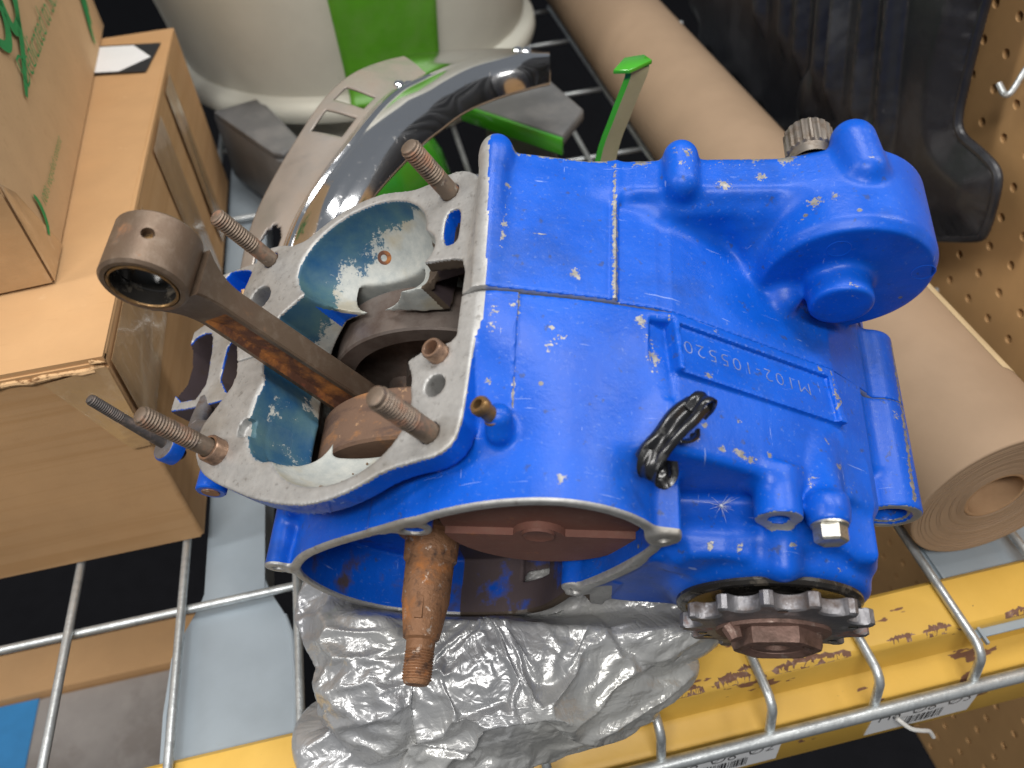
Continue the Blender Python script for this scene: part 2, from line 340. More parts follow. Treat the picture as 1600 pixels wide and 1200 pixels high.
class MB:
    """mesh collector"""
    def __init__(s): s.v = []; s.f = []
    def add(s, v, f):
        b = len(s.v); s.v += [tuple(p) for p in v]; s.f += [tuple(b + i for i in q) for q in f]
        return s
    def box(s, lo, hi):
        x0, y0, z0 = lo; x1, y1, z1 = hi
        return s.add([(x0, y0, z0), (x1, y0, z0), (x1, y1, z0), (x0, y1, z0), (x0, y0, z1), (x1, y0, z1), (x1, y1, z1), (x0, y1, z1)],
                     [(0, 3, 2, 1), (4, 5, 6, 7), (0, 1, 5, 4), (1, 2, 6, 5), (2, 3, 7, 6), (3, 0, 4, 7)])
    def sweep(s, path, r, n=10, cap=True, flat=None):
        """tube along path; r may be a list; flat=(a,b) gives an elliptic section"""
        P = [Vector(p) for p in path]
        if not isinstance(r, (list, tuple)): r = [r] * len(P)
        t0 = (P[1] - P[0]).normalized()
        up = Vector((0, 0, 1)) if abs(t0.z) < 0.9 else Vector((1, 0, 0))
        a = t0.cross(up).normalized()
        V = []
        for i, p in enumerate(P):
            t = (P[min(i + 1, len(P) - 1)] - P[max(i - 1, 0)]).normalized()
            a = (a - t * a.dot(t)).normalized(); b = t.cross(a)
            for j in range(n):
                w = 2 * math.pi * j / n
                ca, cb = math.cos(w), math.sin(w)
                if flat: ca *= flat[0]; cb *= flat[1]
                V.append(p + (a * ca + b * cb) * r[i])
        F = []
        for i in range(len(P) - 1):
            for j in range(n):
                F.append((i * n + j, i * n + (j + 1) % n, (i + 1) * n + (j + 1) % n, (i + 1) * n + j))
        if cap:
            F.append(tuple(reversed(range(n)))); F.append(tuple(range((len(P) - 1) * n, len(P) * n)))
        return s.add(V, F)
    def lathe(s, prof, org, axis, n=32, xdir=None, closed=False, cap=True):
        """prof list of (t along axis, radius)"""
        ax = Vector(axis).normalized(); org = Vector(org)
        h = Vector(xdir) if xdir else (Vector((1, 0, 0)) if abs(ax.x) < 0.8 else Vector((0, 0, 1)))
        a = (h - ax * h.dot(ax)).normalized(); b = ax.cross(a)
        V = []
        for t, r in prof:
            for j in range(n):
                w = 2 * math.pi * j / n
                V.append(org + ax * t + (a * math.cos(w) + b * math.sin(w)) * r)
        F = []
        m = len(prof)
        for i in range(m - (0 if closed else 1)):
            k = (i + 1) % m
            for j in range(n):
                F.append((i * n + j, i * n + (j + 1) % n, k * n + (j + 1) % n, k * n + j))
        if not closed and cap:
            if prof[0][1] > 1e-9: F.append(tuple(reversed(range(n))))
            if prof[-1][1] > 1e-9: F.append(tuple(range((m - 1) * n, m * n)))
        return s.add(V, F)
    def prism(s, pts, d0, d1, fr):
        """2D outline pts extruded between d0 and d1; fr(a, b, d) -> 3D"""
        n = len(pts)
        V = [fr(a, b, d0) for a, b in pts] + [fr(a, b, d1) for a, b in pts]
        F = [tuple(reversed(range(n))), tuple(range(n, 2 * n))] + [(i, (i + 1) % n, n + (i + 1) % n, n + i) for i in range(n)]
        return s.add(V, F)
    def build(s, name, mats, parent=None, smooth=35, scale=1.0, **kw):
        return obj(name, np.array([tuple(p) for p in s.v]) * scale, s.f, mats, parent, smooth, **kw)

def bevel_mesh(o, w, seg=2, angle=40):
    bm = bmesh.new(); bm.from_mesh(o.data)
    bmesh.ops.recalc_face_normals(bm, faces=bm.faces)
    es = [e for e in bm.edges if e.is_manifold and e.calc_face_angle(0) > math.radians(angle)]
    bmesh.ops.bevel(bm, geom=es, offset=w, segments=seg, affect='EDGES', profile=0.5, clamp_overlap=True)
    bm.to_mesh(o.data); bm.free()
    o.data.polygons.foreach_set('use_smooth', [True] * len(o.data.polygons))
    o.data.set_sharp_from_angle(angle=math.radians(40))
    return o

def text_verts(s, size, offset=0.0, extrude=0.0, shear=0.0, space=1.0):
    cu = bpy.data.curves.new('lettering', 'FONT')
    cu.body = s; cu.size = size; cu.offset = offset; cu.extrude = extrude; cu.shear = shear
    cu.space_character = space; cu.align_x = 'LEFT'; cu.resolution_u = 3
    t = bpy.data.objects.new('lettering_source', cu)
    COL.objects.link(t)
    bpy.context.view_layer.update()
    me = bpy.data.meshes.new_from_object(t.evaluated_get(bpy.context.evaluated_depsgraph_get()))
    V = np.array([v.co[:] for v in me.vertices]); F = [tuple(p.vertices) for p in me.polygons]
    bpy.data.objects.remove(t); bpy.data.meshes.remove(me); bpy.data.curves.remove(cu)
    return V, F

def lettering(name, s, size, org, xd, yd, mat, parent=None, lift=0.0, width=None, **kw):
    """flat letters lying on a face: org is the lower-left corner, xd/yd reading and up directions"""
    V, F = text_verts(s, size, **kw)
    if width: V[:, 0] *= width / max(V[:, 0].max(), 1e-6)
    xd, yd = Vector(xd).normalized(), Vector(yd).normalized(); nd = xd.cross(yd)
    W = [Vector(org) + xd * v[0] + yd * v[1] + nd * (lift + v[2]) for v in V]
    return obj(name, W, F, mat, parent, smooth=0)

def chaikin(p, it=2, closed=True):
    p = np.asarray(p, float)
    for _ in range(it):
        q = np.roll(p, -1, 0)
        if closed:
            p = np.stack([0.75 * p + 0.25 * q, 0.25 * p + 0.75 * q], 1).reshape(-1, p.shape[1])
        else:
            a, b = p[:-1], p[1:]
            p = np.vstack([p[:1], np.stack([0.75 * a + 0.25 * b, 0.25 * a + 0.75 * b], 1).reshape(-1, p.shape[1]), p[-1:]])
    return p

def catmull(p, n=8):
    p = np.asarray(p, float); P = np.vstack([2 * p[0] - p[1], p, 2 * p[-1] - p[-2]])
    out = []
    for i in range(1, len(P) - 2):
        for t in np.linspace(0, 1, n, endpoint=False):
            a, b, c, d = P[i - 1], P[i], P[i + 1], P[i + 2]
            out.append(0.5 * ((2 * b) + (c - a) * t + (2 * a - 5 * b + 4 * c - d) * t * t + (3 * b - a - 3 * c + d) * t ** 3))
    out.append(p[-1])
    return np.array(out)
# ------------------------------------------------------------------ setting: floor, rack, pegboard
def S(v): return [tuple(c * MM for c in p) for p in v]

floor = MB().box((-4000, -4000, -1010), (4000, 6000, -1000)).build('floor', M['floor'], scale=MM, smooth=0)
tag(floor, kind='structure')

# wire deck
deck = empty('wire_deck', (0, 0, 0))
tag(deck, 'galvanised welded wire shelf deck with pale grey support channels', 'shelf deck')
for x in (-314, -246.5, -177.5, -105.5, -41, 22, 85.5, 149, 212, 273, 336, 398):
    zt = -2.6
    path = [(x, 1180, zt), (x, 900, zt), (x, 600, zt), (x, 300, zt), (x, 176, zt)]
    for a in (20, 45, 70, 90): path.append((x, 176 - 9 - 9 * math.sin(math.radians(a)) + 9, zt - 9 + 9 * math.cos(math.radians(a))))
    path.append((x + 0.3, 167 - 2.5, zt - 28))
    MB().sweep(path, 2.75, 12).build('wire', M['zinc'], deck, scale=MM)
MB().sweep([(-420, 161, -29), (0, 161, -29), (435, 161, -29)], 4.0, 14).build('front_wire', M['zinc'], deck, scale=MM)
for y in (314, 465, 616, 767, 918, 1069, 1180):
    MB().sweep([(-420, y, -7.9), (0, y, -7.9), (430, y, -7.9)], 2.75, 12).build('cross_wire', M['zinc'], deck, scale=MM)
def strut(x0, x1, wide, ymax):
    n = (x0 + x1) / 2; hw = (x1 - x0) / 2; W = wide
    zc = -15.0
    # flared foot plate
    left = [(n - W, 205), (n - W - 1, 250), (n - W + 1, 285), (n - W + 5, 300), (n - hw - 4, 318), (n - hw, 330)]
    out = catmull(left, 5).tolist()
    pts = out + [(2 * n - x, y) for x, y in reversed(out)]
    m = MB().prism(pts, zc - 1.6, zc, lambda a, b, d: (a, b, d))
    plate = m.build('support_channel_foot', M['deck_strut'], deck, scale=MM)
    bevel_mesh(plate, 0.5 * MM, 1, 60)
    # rolled lips along the foot
    for sg in (-1, 1):
        MB().sweep([(n + sg * W, 205, zc), (n + sg * (W + 1), 250, zc), (n + sg * (W - 1), 285, zc), (n + sg * (W - 5), 299, zc)], 1.5, 8).build('channel_lip', M['deck_strut'], deck, scale=MM)
    # U channel further back: web and two flanges
    m = MB().box((n - hw, 318, zc - 1), (n + hw, ymax, zc + 1.0))
    m.box((n - hw, 318, zc - 22), (n - hw + 1.6, ymax, zc - 1.001)).box((n + hw - 1.6, 318, zc - 22), (n + hw, ymax, zc - 1.001))
    m.build('support_channel', M['deck_strut'], deck, scale=MM)
strut(-168, -129, 37, 1170)
# right hand channel: plain wide web with folded edges
bevel_mesh(MB().box((281, 181, -14.6), (358, 1170, -13.0)).build('support_channel', M['deck_strut'], deck, scale=MM), 0.4 * MM, 1)
MB().box((278.6, 176, -15.6), (280.6, 1170, -9.5)).build('channel_lip', M['deck_strut'], deck, scale=MM)
MB().box((283.6, 176, -12.9), (285.2, 1170, -10.5)).build('channel_lip', M['deck_strut'], deck, scale=MM)

# yellow beam with rolled step
beam = empty('rack_beam', (0, 0.19, -0.1))
tag(beam, 'yellow painted pallet rack beam with rust chips under the wire deck', 'beam')
prof = [(219, -100), (219, -9), (216, -6), (191, -6), (188.4, -6.7), (186.6, -8.6), (186, -11), (186, -28), (185, -32), (182, -34.5), (174, -36), (170, -38), (168.2, -41), (168, -45), (168, -88), (170, -92), (176, -93), (178, -98)]
xs = list(np.linspace(-460, 436, 60))
V = [(x, a, b) for x in xs for a, b in prof]
n = len(prof)
F = [(i * n + j, i * n + (j + 1) % n, (i + 1) * n + (j + 1) % n, (i + 1) * n + j) for i in range(len(xs) - 1) for j in range(n)]
F += [tuple(reversed(range(n))), tuple(range((len(xs) - 1) * n, len(xs) * n))]
obj('beam_body', S(V), F, M['yellow'], beam, smooth=30)
# chipped paint patches along the top edge: thin irregular flakes of bare rusty primer
def chip_patch(x0, x1, amp, yc, seed):
    r = random.Random(seed); N = 26
    up, dn = [], []
    for i in range(N + 1):
        t = i / N; x = x0 + (x1 - x0) * t
        e = math.sin(math.pi * t) ** 0.6
        up.append((x + r.uniform(-.6, .6), yc + e * (amp * (0.35 + 0.65 * r.random()))))
        dn.append((x + r.uniform(-.6, .6), yc - e * (amp * 0.5 * r.random())))
    def wrap(x, s):          # distance from the crest: >0 on top, <0 down the face
        y = 187.6 + s
        if s >= 3.4: return (x, y, -5.93)
        if s >= 0.8: return (x, y, -6.63 + 0.07 + (s - 0.8) / 2.6 * 0.62)
        return (x, 186.55 + (s - 0.8) * 0.12, -8.55 + (s - 0.8) * 1.0)
    V = []; F = []
    for (a, b) in zip(dn, up):
        for k in range(7):
            t = k / 6; V.append(wrap(a[0] * (1 - t) + b[0] * t, a[1] * (1 - t) + b[1] * t - yc + yc))
    for i in range(N):
        for k in range(6): F.append((i * 7 + k, (i + 1) * 7 + k, (i + 1) * 7 + k + 1, i * 7 + k + 1))
    V = [(x, y - 0.05, z + 0.05) for x, y, z in V]
    obj('rust_chip', S(V), F, M['rust_chip'], beam, smooth=0)
for i, (a, b, amp, yc) in enumerate([(96, 118, 3.5, 0.5), (124, 146, 5, 1), (158, 206, 5, 0.8), (140, 148, 3, 5), (228, 246, 2.5, 1.5), (250, 268, 4, 1.2), (301, 330, 3, 0.5), (60, 80, 3, 1), (20, 48, 3, 0.5), (-190, -150, 3, 1)]):
    chip_patch(a, b, amp, yc, i)
def beam_label(x0, x1, z0, z1, txt, seed):
    t = MB().box((x0, 167.55, z0), (x1, 167.95, z1)).build('shelf_label', M['white_paper'], beam, scale=MM, smooth=0)
    lettering('label_lettering', txt, 15.5 * MM, (x0 * MM + .004, 167.5 * MM, (z0 + 16) * MM), (1, 0, 0), (0, 0, 1), M['black_ink'], t, lift=0.00005, width=(x1 - x0 - 8) * MM, offset=-0.0002)
    r = random.Random(seed); x = x0 + (x1 - x0) * 0.36; m = MB()
    while x < x1 - 20:
        w = r.choice((0.5, 0.5, 1.0, 1.4)); m.box((x, 167.42, z0 + 3), (x + w, 167.52, z0 + 13.5)); x += w + r.choice((0.6, 0.6, 1.1))
    m.build('barcode', M['black_ink'], t, scale=MM, smooth=0)
beam_label(221, 290, -83, -48, 'H8_\u00d88_\u00d83', 3)
beam_label(92, 163, -83, -48, 'H8_\u00d88_\u00d82', 5)
st = MB().sweep(catmull([(236, 165.6, -62), (242, 160, -66), (249, 158, -69), (256, 158, -74), (261, 157, -83)], 6).tolist(), 1.3, 8).build('string_end', M['string'], None, scale=MM)
tag(st, 'frayed end of white string hanging over the lower edge of the printed shelf label', 'string')

# pegboard end panel with real holes
peg = empty('pegboard', (0.4385, 0.5, -0.6))
tag(peg, 'brown hardboard pegboard panel with rows of round holes at the right end', 'pegboard')
PX = 436.0; p = 25.4; y0, z0 = 513.0, 207.0
NH = 14; rh = 3.3
m = MB()
iy0, iy1, iz0, iz1 = -17, 16, -26, 8
ring = [(math.cos(2 * math.pi * j / 16), math.sin(2 * math.pi * j / 16)) for j in range(16)]
sq = []
for c, s_ in ring:
    k = 0.5 / max(abs(c), abs(s_)); sq.append((c * k, s_ * k))
for iy in range(iy0, iy1):
    for iz in range(iz0, iz1):
        cy, cz = y0 + iy * p, z0 + iz * p
        V = [(PX, cy + a * p, cz + b * p) for a, b in sq] + [(PX, cy + a * rh * 1.08, cz + b * rh * 1.08) for a, b in ring] + [(PX + 0.4, cy + a * rh, cz + b * rh) for a, b in ring] + [(PX + 5, cy + a * rh, cz + b * rh) for a, b in ring]
        F = []
        for j in range(16):
            k = (j + 1) % 16
            F += [(j, 16 + j, 16 + k, k), (16 + j, 32 + j, 32 + k, 16 + k), (32 + j, 48 + j, 48 + k, 32 + k)]
        m.add(V, F)
m.build('perforated_sheet', M['pegboard'], peg, scale=MM, smooth=30)
MB().box((PX + 5.01, y0 + (iy0 - .5) * p, z0 + (iz0 - .5) * p), (PX + 9, y0 + (iy1 - .5) * p, z0 + (iz1 - .5) * p)).build('backing', M['pegboard_dark'], peg, scale=MM, smooth=0)
hook = MB().sweep(catmull([(437, 458, 207), (431, 455, 199), (421, 450, 187), (416, 447.6, 178.5), (413, 447, 174.5), (412, 450, 173.5), (412, 454, 175), (412, 458, 177)], 5).tolist(), 2.2, 10).build('peg_hook', M['zinc'], None, scale=MM)
tag(hook, 'bent steel wire hook plugged into the pegboard at the upper right', 'hook')

# ------------------------------------------------------------------ cardboard boxes on the left
box = empty('cardboard_box', (-0.31, 0.6, 0))
tag(box, 'large plain brown cardboard box with taped corner on the wire deck', 'box')
def panel(name, pts, th_dir, mat, parent, wobble=0.0, seed=0, nu=14, nv=14, smooth=60):
    """quad panel as a fine slightly uneven sheet with thickness"""
    r = np.random.RandomState(seed)
    a, b, c, d = (np.array(q, float) for q in pts)
    ph = r.rand(6) * 6.28
    V = []
    td = np.array(th_dir, float); un = td / np.linalg.norm(td)
    for side in (0, 1):
        for i in range(nu + 1):
            for j in range(nv + 1):
                s, t = i / nu, j / nv
                q = (a * (1 - s) + b * s) * (1 - t) + (d * (1 - s) + c * s) * t
                e = 16 * s * (1 - s) * t * (1 - t)
                w = wobble * e * (math.sin(3.1 * s + ph[0]) * math.cos(2.7 * t + ph[1]) + 0.5 * math.sin(7 * s + ph[2] + 3 * t) + 0.3 * math.sin(11 * t + ph[3]))
                V.append(q + un * w + td * side)
    N = (nu + 1) * (nv + 1); F = []
    for i in range(nu):
        for j in range(nv):
            k = i * (nv + 1) + j
            F.append((k, k + nv + 1, k + nv + 2, k + 1)); F.append((N + k, N + k + 1, N + k + nv + 2, N + k + nv + 1))
    for i in range(nu):
        k = i * (nv + 1); F.append((k, N + k, N + k + nv + 1, k + nv + 1)); k += nv; F.append((k, k + nv + 1, N + k + nv + 1, N + k))
    for j in range(nv):
        F.append((j, j + 1, N + j + 1, N + j)); k = nu * (nv + 1) + j; F.append((k, N + k, N + k + 1, k + 1))
    o = obj(name, S(V), F, mat, parent, smooth=smooth)
    bm = bmesh.new(); bm.from_mesh(o.data); bmesh.ops.recalc_face_normals(bm, faces=bm.faces); bm.to_mesh(o.data); bm.free()
    return o
X0, X1, Y0, Y1, H = -470.0, -165.0, 362.0, 828.0, 164.0
panel('front_panel', [(X0, Y0, 1.5), (X1 - 2, Y0, 1.5), (X1 - 2, Y0, H - 3), (X0, Y0, H - 3)], (0, 3.5, 0), M['cardboard'], box, 1.6, 1)
panel('side_panel', [(X1, Y0 + 2, 1.5), (X1, Y1, 1.5), (X1, Y1, H - 2), (X1, Y0 + 2, H - 2)], (-3.5, 0, 0), M['cardboard'], box, -1.8, 2)
panel('back_panel', [(X0, Y1, 1.5), (X1 - 4, Y1, 1.5), (X1 - 4, Y1, H - 4), (X0, Y1, H - 4)], (0, -3.5, 0), M['cardboard'], box, 0.5, 3)
panel('top_flap', [(X0, Y0 + 2.5, H), (X1, Y0 + 1, H), (X1, Y1, H), (X0, Y1, H)], (0, 0, -3.5), M['cardboard'], box, 0.9, 4)
panel('bottom_panel', [(X0, Y0 + 4, 0.3), (X1 - 5, Y0 + 4, 0.3), (X1 - 5, Y1 - 4, 0.3), (X0, Y1 - 4, 0.3)], (0, 0, 1), M['cardboard'], box, 0, 5)
# softened right top edge and corner
MB().sweep([(X1 - 2.3, Y0 + 6, H - 2.6), (X1 - 2.2, 500, H - 2.4), (X1 - 2.2, 650, H - 2.4), (X1 - 2.3, Y1 - 1, H - 2.6)], 2.6, 12).build('folded_edge', M['cardboard'], box, scale=MM)
MB().sweep([(X1 - 2.2, Y0 + 2.4, 3), (X1 - 2.2, Y0 + 2.4, 80), (X1 - 2.3, Y0 + 2.5, H - 8)], 2.5, 12).build('folded_edge', M['cardboard'], box, scale=MM)
# torn corrugated lip along the front top edge
lip = []
r = random.Random(4)
for i in range(46):
    t = i / 45; lip.append((X0 + (X1 - 6 - X0) * t, Y0 - 0.6 + r.uniform(-.5, .5), H - 6.5 + r.uniform(-.6, .6)))
MB().sweep(lip, [1.9 + r.uniform(-.4, .4) for _ in lip], 8).build('torn_lip', M['cardboard_edge'], box, scale=MM)
m = MB()
for i in range(9):
    a = r.uniform(0, 6.28); q = Vector((X1 - 6 + r.uniform(-5, 3), Y0 + r.uniform(-1.2, 1.5), H - 3 + r.uniform(-3, 2.5)))
    m.sweep([q, q + Vector((math.cos(a) * 5, r.uniform(-1, 1), math.sin(a) * 2.6))], [1.4, 0.3], 6)
m.build('torn_fibres', M['cardboard_edge'], box, scale=MM)
# tape strips
def tape(pts, name='tape_strip', parent=box, seed=0, wob=0.35):
    return panel(name, pts, (0.01, -0.12, 0.05), M['tape'], parent, wob, seed, 16, 8)
tape([(X1 - 34, Y0 - 2.2, H - 9), (X1 + 0.6, Y0 - 1.8, H - 5), (X1 + 0.4, Y0 - 2.2, 96), (X1 - 10, Y0 - 2.6, 96)], seed=3)
panel('tape_strip', [(X1 + 1.9, Y0 + 4, H - 6), (X1 + 2.1, 520, H - 4), (X1 + 2.1, 520, H - 60), (X1 + 1.9, Y0 + 4, H - 66)], (0.12, 0, 0), M['tape'], box, 0.6, 8)
panel('tape_strip', [(X1 + 2.0, 600, H - 5), (X1 + 2.2, 655, H - 4), (X1 + 2.2, 655, 10), (X1 + 2.0, 600, 10)], (0.12, 0, 0), M['tape'], box, 0.6, 9)
panel('tape_strip', [(X1 + 2.0, 700, H - 5), (X1 + 2.2, 735, H - 4), (X1 + 2.2, 735, 10), (X1 + 2.0, 700, 10)], (0.12, 0, 0), M['tape'], box, 0.6, 10)
# black and white sticker on top
q0, q1, q2 = np.array((-234, 823, 0.)), np.array((-170, 800, 0.)), np.array((-172, 728, 0.))
q0 = np.array((-252, 812, 0.)); q1 = np.array((-173, 792, 0.)); q2 = np.array((-180, 732, 0.)); q3 = q0 + q2 - q1
zs = H + 1.3
st = MB().prism([tuple(q[:2]) for q in (q3, q2, q1, q0)], zs, zs + 0.15, lambda a, b, d: (a, b, d)).build('black_sticker', M['black_ink'], box, scale=MM, smooth=0)
def qb(s, t): return q0 * (1 - s) * (1 - t) + q1 * s * (1 - t) + q2 * s * t + q3 * (1 - s) * t
hexa = [qb(*a)[:2] for a in ((0.06, 0.92), (0.62, 0.92), (0.93, 0.55), (0.93, 0.45), (0.62, 0.08), (0.06, 0.08))]
hexa = [qb(*a)[:2] for a in ((0.03, 0.50), (0.30, 0.95), (0.70, 0.95), (0.97, 0.50), (0.70, 0.05), (0.30, 0.05))]
MB().prism([tuple(h) for h in hexa], zs + 0.16, zs + 0.3, lambda a, b, d: (a, b, d)).build('white_hexagon', M['white_paper'], st, scale=MM, smooth=0)

# printed box standing on it
pb = empty('printed_box', (-0.33, 0.65, 0.167))
tag(pb, 'pale cardboard box with green printing and taped corner standing on the brown box', 'box')
D = Vector((-28, 415, 0)).normalized(); NX = Vector((D.y, -D.x, 0)); c0 = Vector((-203, 439, H + 1.6))
def fb(s, z, o=0.0): return tuple(c0 + D * s + Vector((0, 0, z)) + NX * o)
def fl(w, z, o=0.0): return tuple(c0 - NX * w - D * o + Vector((0, 0, z)))
Hb = 330
panel('side_panel', [fb(1, 0.4), fb(416, 0.4), fb(416, Hb), fb(1, Hb)], tuple(NX * -3.5), M['cardboard_pale'], pb, 0.8, 11)
panel('front_panel', [fl(1, 0.4), fl(300, 0.4), fl(300, Hb), fl(1, Hb)], tuple(D * 3.5), M['cardboard_pale'], pb, 0.8, 12)
panel('back_panel', [tuple(Vector(fl(4, 0.4)) + D * 416), tuple(Vector(fl(300, 0.4)) + D * 416), tuple(Vector(fl(300, Hb)) + D * 416), tuple(Vector(fl(4, Hb)) + D * 416)], tuple(D * -3.5), M['cardboard_pale'], pb, 0.3, 13)
panel('top_flap', [fb(2, Hb), fb(414, Hb), tuple(Vector(fb(414, Hb)) - NX * 298), tuple(Vector(fb(2, Hb)) - NX * 298)], (0, 0, 3), M['cardboard_pale'], pb, 0.6, 14)
panel('tape_strip', [fb(-0.2, 0.6, 1.0), fb(40, 0.6, 1.0), fb(14, 52, 1.2), fb(-0.2, 66, 1.0)], tuple(NX * 0.15), M['tape'], pb, 0.8, 15, 12, 12)
panel('tape_strip', [fl(0, 0.6, 1.0), fl(70, 0.6, 1.0), fl(70, 60, 1.0), fl(0, 60, 1.0)], tuple(D * -0.15), M['tape'], pb, 1.0, 16, 12, 12)
def wpt(s, z): return (Vector(fb(s, z - H - 1.6, 0.0)) + NX * 0.0) * MM
def plate(name, pts, parent=pb):
    """flat printed mark on the side face; pts are (distance along the face, height)"""
    V = [Vector(fb(s, z - H - 1.6, 1.5)) * MM for s, z in pts]
    return obj(name, V, [tuple(range(len(V)))], M['green_ink'], parent, smooth=0)
lettering('printed_lettering', 'Dedicated to Service', 27 * MM, Vector(fb(118, 232 - H - 1.6, 1.5)) * MM, D, (0, 0, 1), M['green_ink'], pb, width=0.205, offset=-0.0003, shear=0.15)
lettering('printed_lettering', '100% recycled content', 9.5 * MM, Vector(fb(44, 189.5 - H - 1.6, 1.5)) * MM, D, (0, 0, 1), M['green_ink'], pb, width=0.088, offset=-0.0001)
def ribbon(name, path, w):
    P = catmull(path, 7); V = []; F = []
    for i, q in enumerate(P):
        t = P[min(i + 1, len(P) - 1)] - P[max(i - 1, 0)]; t /= np.linalg.norm(t) + 1e-9
        nn_ = np.array((-t[1], t[0])); k = i / (len(P) - 1)
        ww = w * (0.25 + 0.75 * math.sin(math.pi * min(1, max(0, 0.12 + 0.8 * k))))
        for sg in (-1, 1):
            a = q + nn_ * ww * sg; V.append(Vector(fb(a[0], a[1] - H - 1.6, 1.5)) * MM)
    for i in range(len(P) - 1): F.append((2 * i, 2 * i + 1, 2 * i + 3, 2 * i + 2))
    return obj(name, V, F, M['green_ink'], pb, smooth=0)
ribbon('recycling_leaf', [(27, 181), (33, 185), (37, 191), (38, 198), (36, 203)], 2.6)
ribbon('brush_lettering', [(100, 276), (112, 263), (124, 259), (140, 268), (150, 290), (146, 262), (158, 258), (172, 264), (186, 290)], 4.5)
ribbon('brush_lettering', [(205, 300), (190, 275), (170, 262), (150, 250), (118, 236), (108, 232)], 3.6)
ribbon('brush_lettering', [(345, 176), (352, 186), (362, 200), (372, 222)], 4.0)
ribbon('brush_lettering', [(362, 186), (366, 192), (374, 206), (380, 222)], 4.0)
ribbon('brush_lettering', [(372, 194), (378, 204), (386, 222)], 4.0)

# box on the shelf below
lb = empty('lower_box', (-0.4, 0.45, -0.5))
tag(lb, 'dusty grey box with a blue stripe seen through the deck on the shelf below', 'box')
bevel_mesh(MB().box((-700, 240, -500), (-262, 430, -262)).build('box_body', M['grey_card'], lb, scale=MM), 3 * MM, 2)
bevel_mesh(MB().box((-700, 432, -500), (-258, 480, -255)).build('raised_flap', M['cardboard'], lb, scale=MM), 2 * MM, 2)
MB().box((-452, 239, -261.8), (-404, 429, -261.2)).build('blue_stripe', M['blue_tape'], lb, scale=MM, smooth=0)

# ------------------------------------------------------------------ kraft paper roll on the right
roll = empty('paper_roll', (0.303, 0.6, 0))
tag(roll, 'long roll of brown kraft paper lying against the pegboard', 'paper roll')
RX, RR = 303.0, 51.0; RY = 229.0
RZ = RR + 0.2
prof = [(0.6, RR - 1.0), (0, RR - 2.2)]
MB().lathe([(1200, 0.001), (1200, RR), (1.2, RR), (0.3, RR - 0.4), (0, RR - 1.2)], (RX, RY, RZ), (0, 1, 0), 96, cap=False).build('outer_wrap', M['kraft'], roll, scale=MM, smooth=50)
# end face: slightly telescoped layers
prof = []; r = random.Random(9); rad = RR - 1.25; t = 0.0
while rad > 19.5:
    prof.append((t, rad)); rad -= 0.9; prof.append((t + 0.02, rad)); t += r.uniform(-0.35, 0.62) if rad > 28 else r.uniform(-0.4, 0.4)
    t = max(-0.8, min(7, t))
MB().lathe([(30, RR - 1.3)] + prof + [(t + 2, 19), (40, 18.9)], (RX, RY, RZ), (0, 1, 0), 96, cap=False).build('wound_layers', M['kraft'], roll, scale=MM, smooth=20)
MB().lathe([(t + 0.5, 18.8), (t + 0.2, 17.8), (t + 0.5, 16.6), (150, 16.4)], (RX, RY, RZ), (0, 1, 0), 48, cap=False).build('core_tube', M['kraft_core'], roll, scale=MM, smooth=30)
MB().lathe([(120, 16.3), (120.5, 0.001)], (RX, RY, RZ), (0, 1, 0), 24, cap=False).build('core_plug', M['kraft_core'], roll, scale=MM)
# masking-tape strip along the roll with a printed patch
V = []; F = []
a0, a1 = math.radians(38), math.radians(62)
ys = [285, 300, 340, 400, 460, 520]
for i, y in enumerate(ys):
    for k in range(7):
        a = a0 + (a1 - a0) * k / 6
        V.append((RX + (RR + 0.25) * math.cos(a), y, RZ + (RR + 0.25) * math.sin(a)))
for i in range(len(ys) - 1):
    for k in range(6): F.append((i * 7 + k, i * 7 + k + 1, (i + 1) * 7 + k + 1, (i + 1) * 7 + k))
ts = obj('masking_tape_strip', S(V), F, M['masking'], roll, smooth=50)
V = []; F = []
for i, y in enumerate((440, 462, 480)):
    for k in range(5):
        a = math.radians(46 + 12 * k / 4); V.append((RX + (RR + 0.4) * math.cos(a), y, RZ + (RR + 0.4) * math.sin(a)))
for i in range(2):
    for k in range(4): F.append((i * 5 + k, i * 5 + k + 1, (i + 1) * 5 + k + 1, (i + 1) * 5 + k))
obj('printed_patch', S(V), F, M['grey_plastic'], ts, smooth=50)

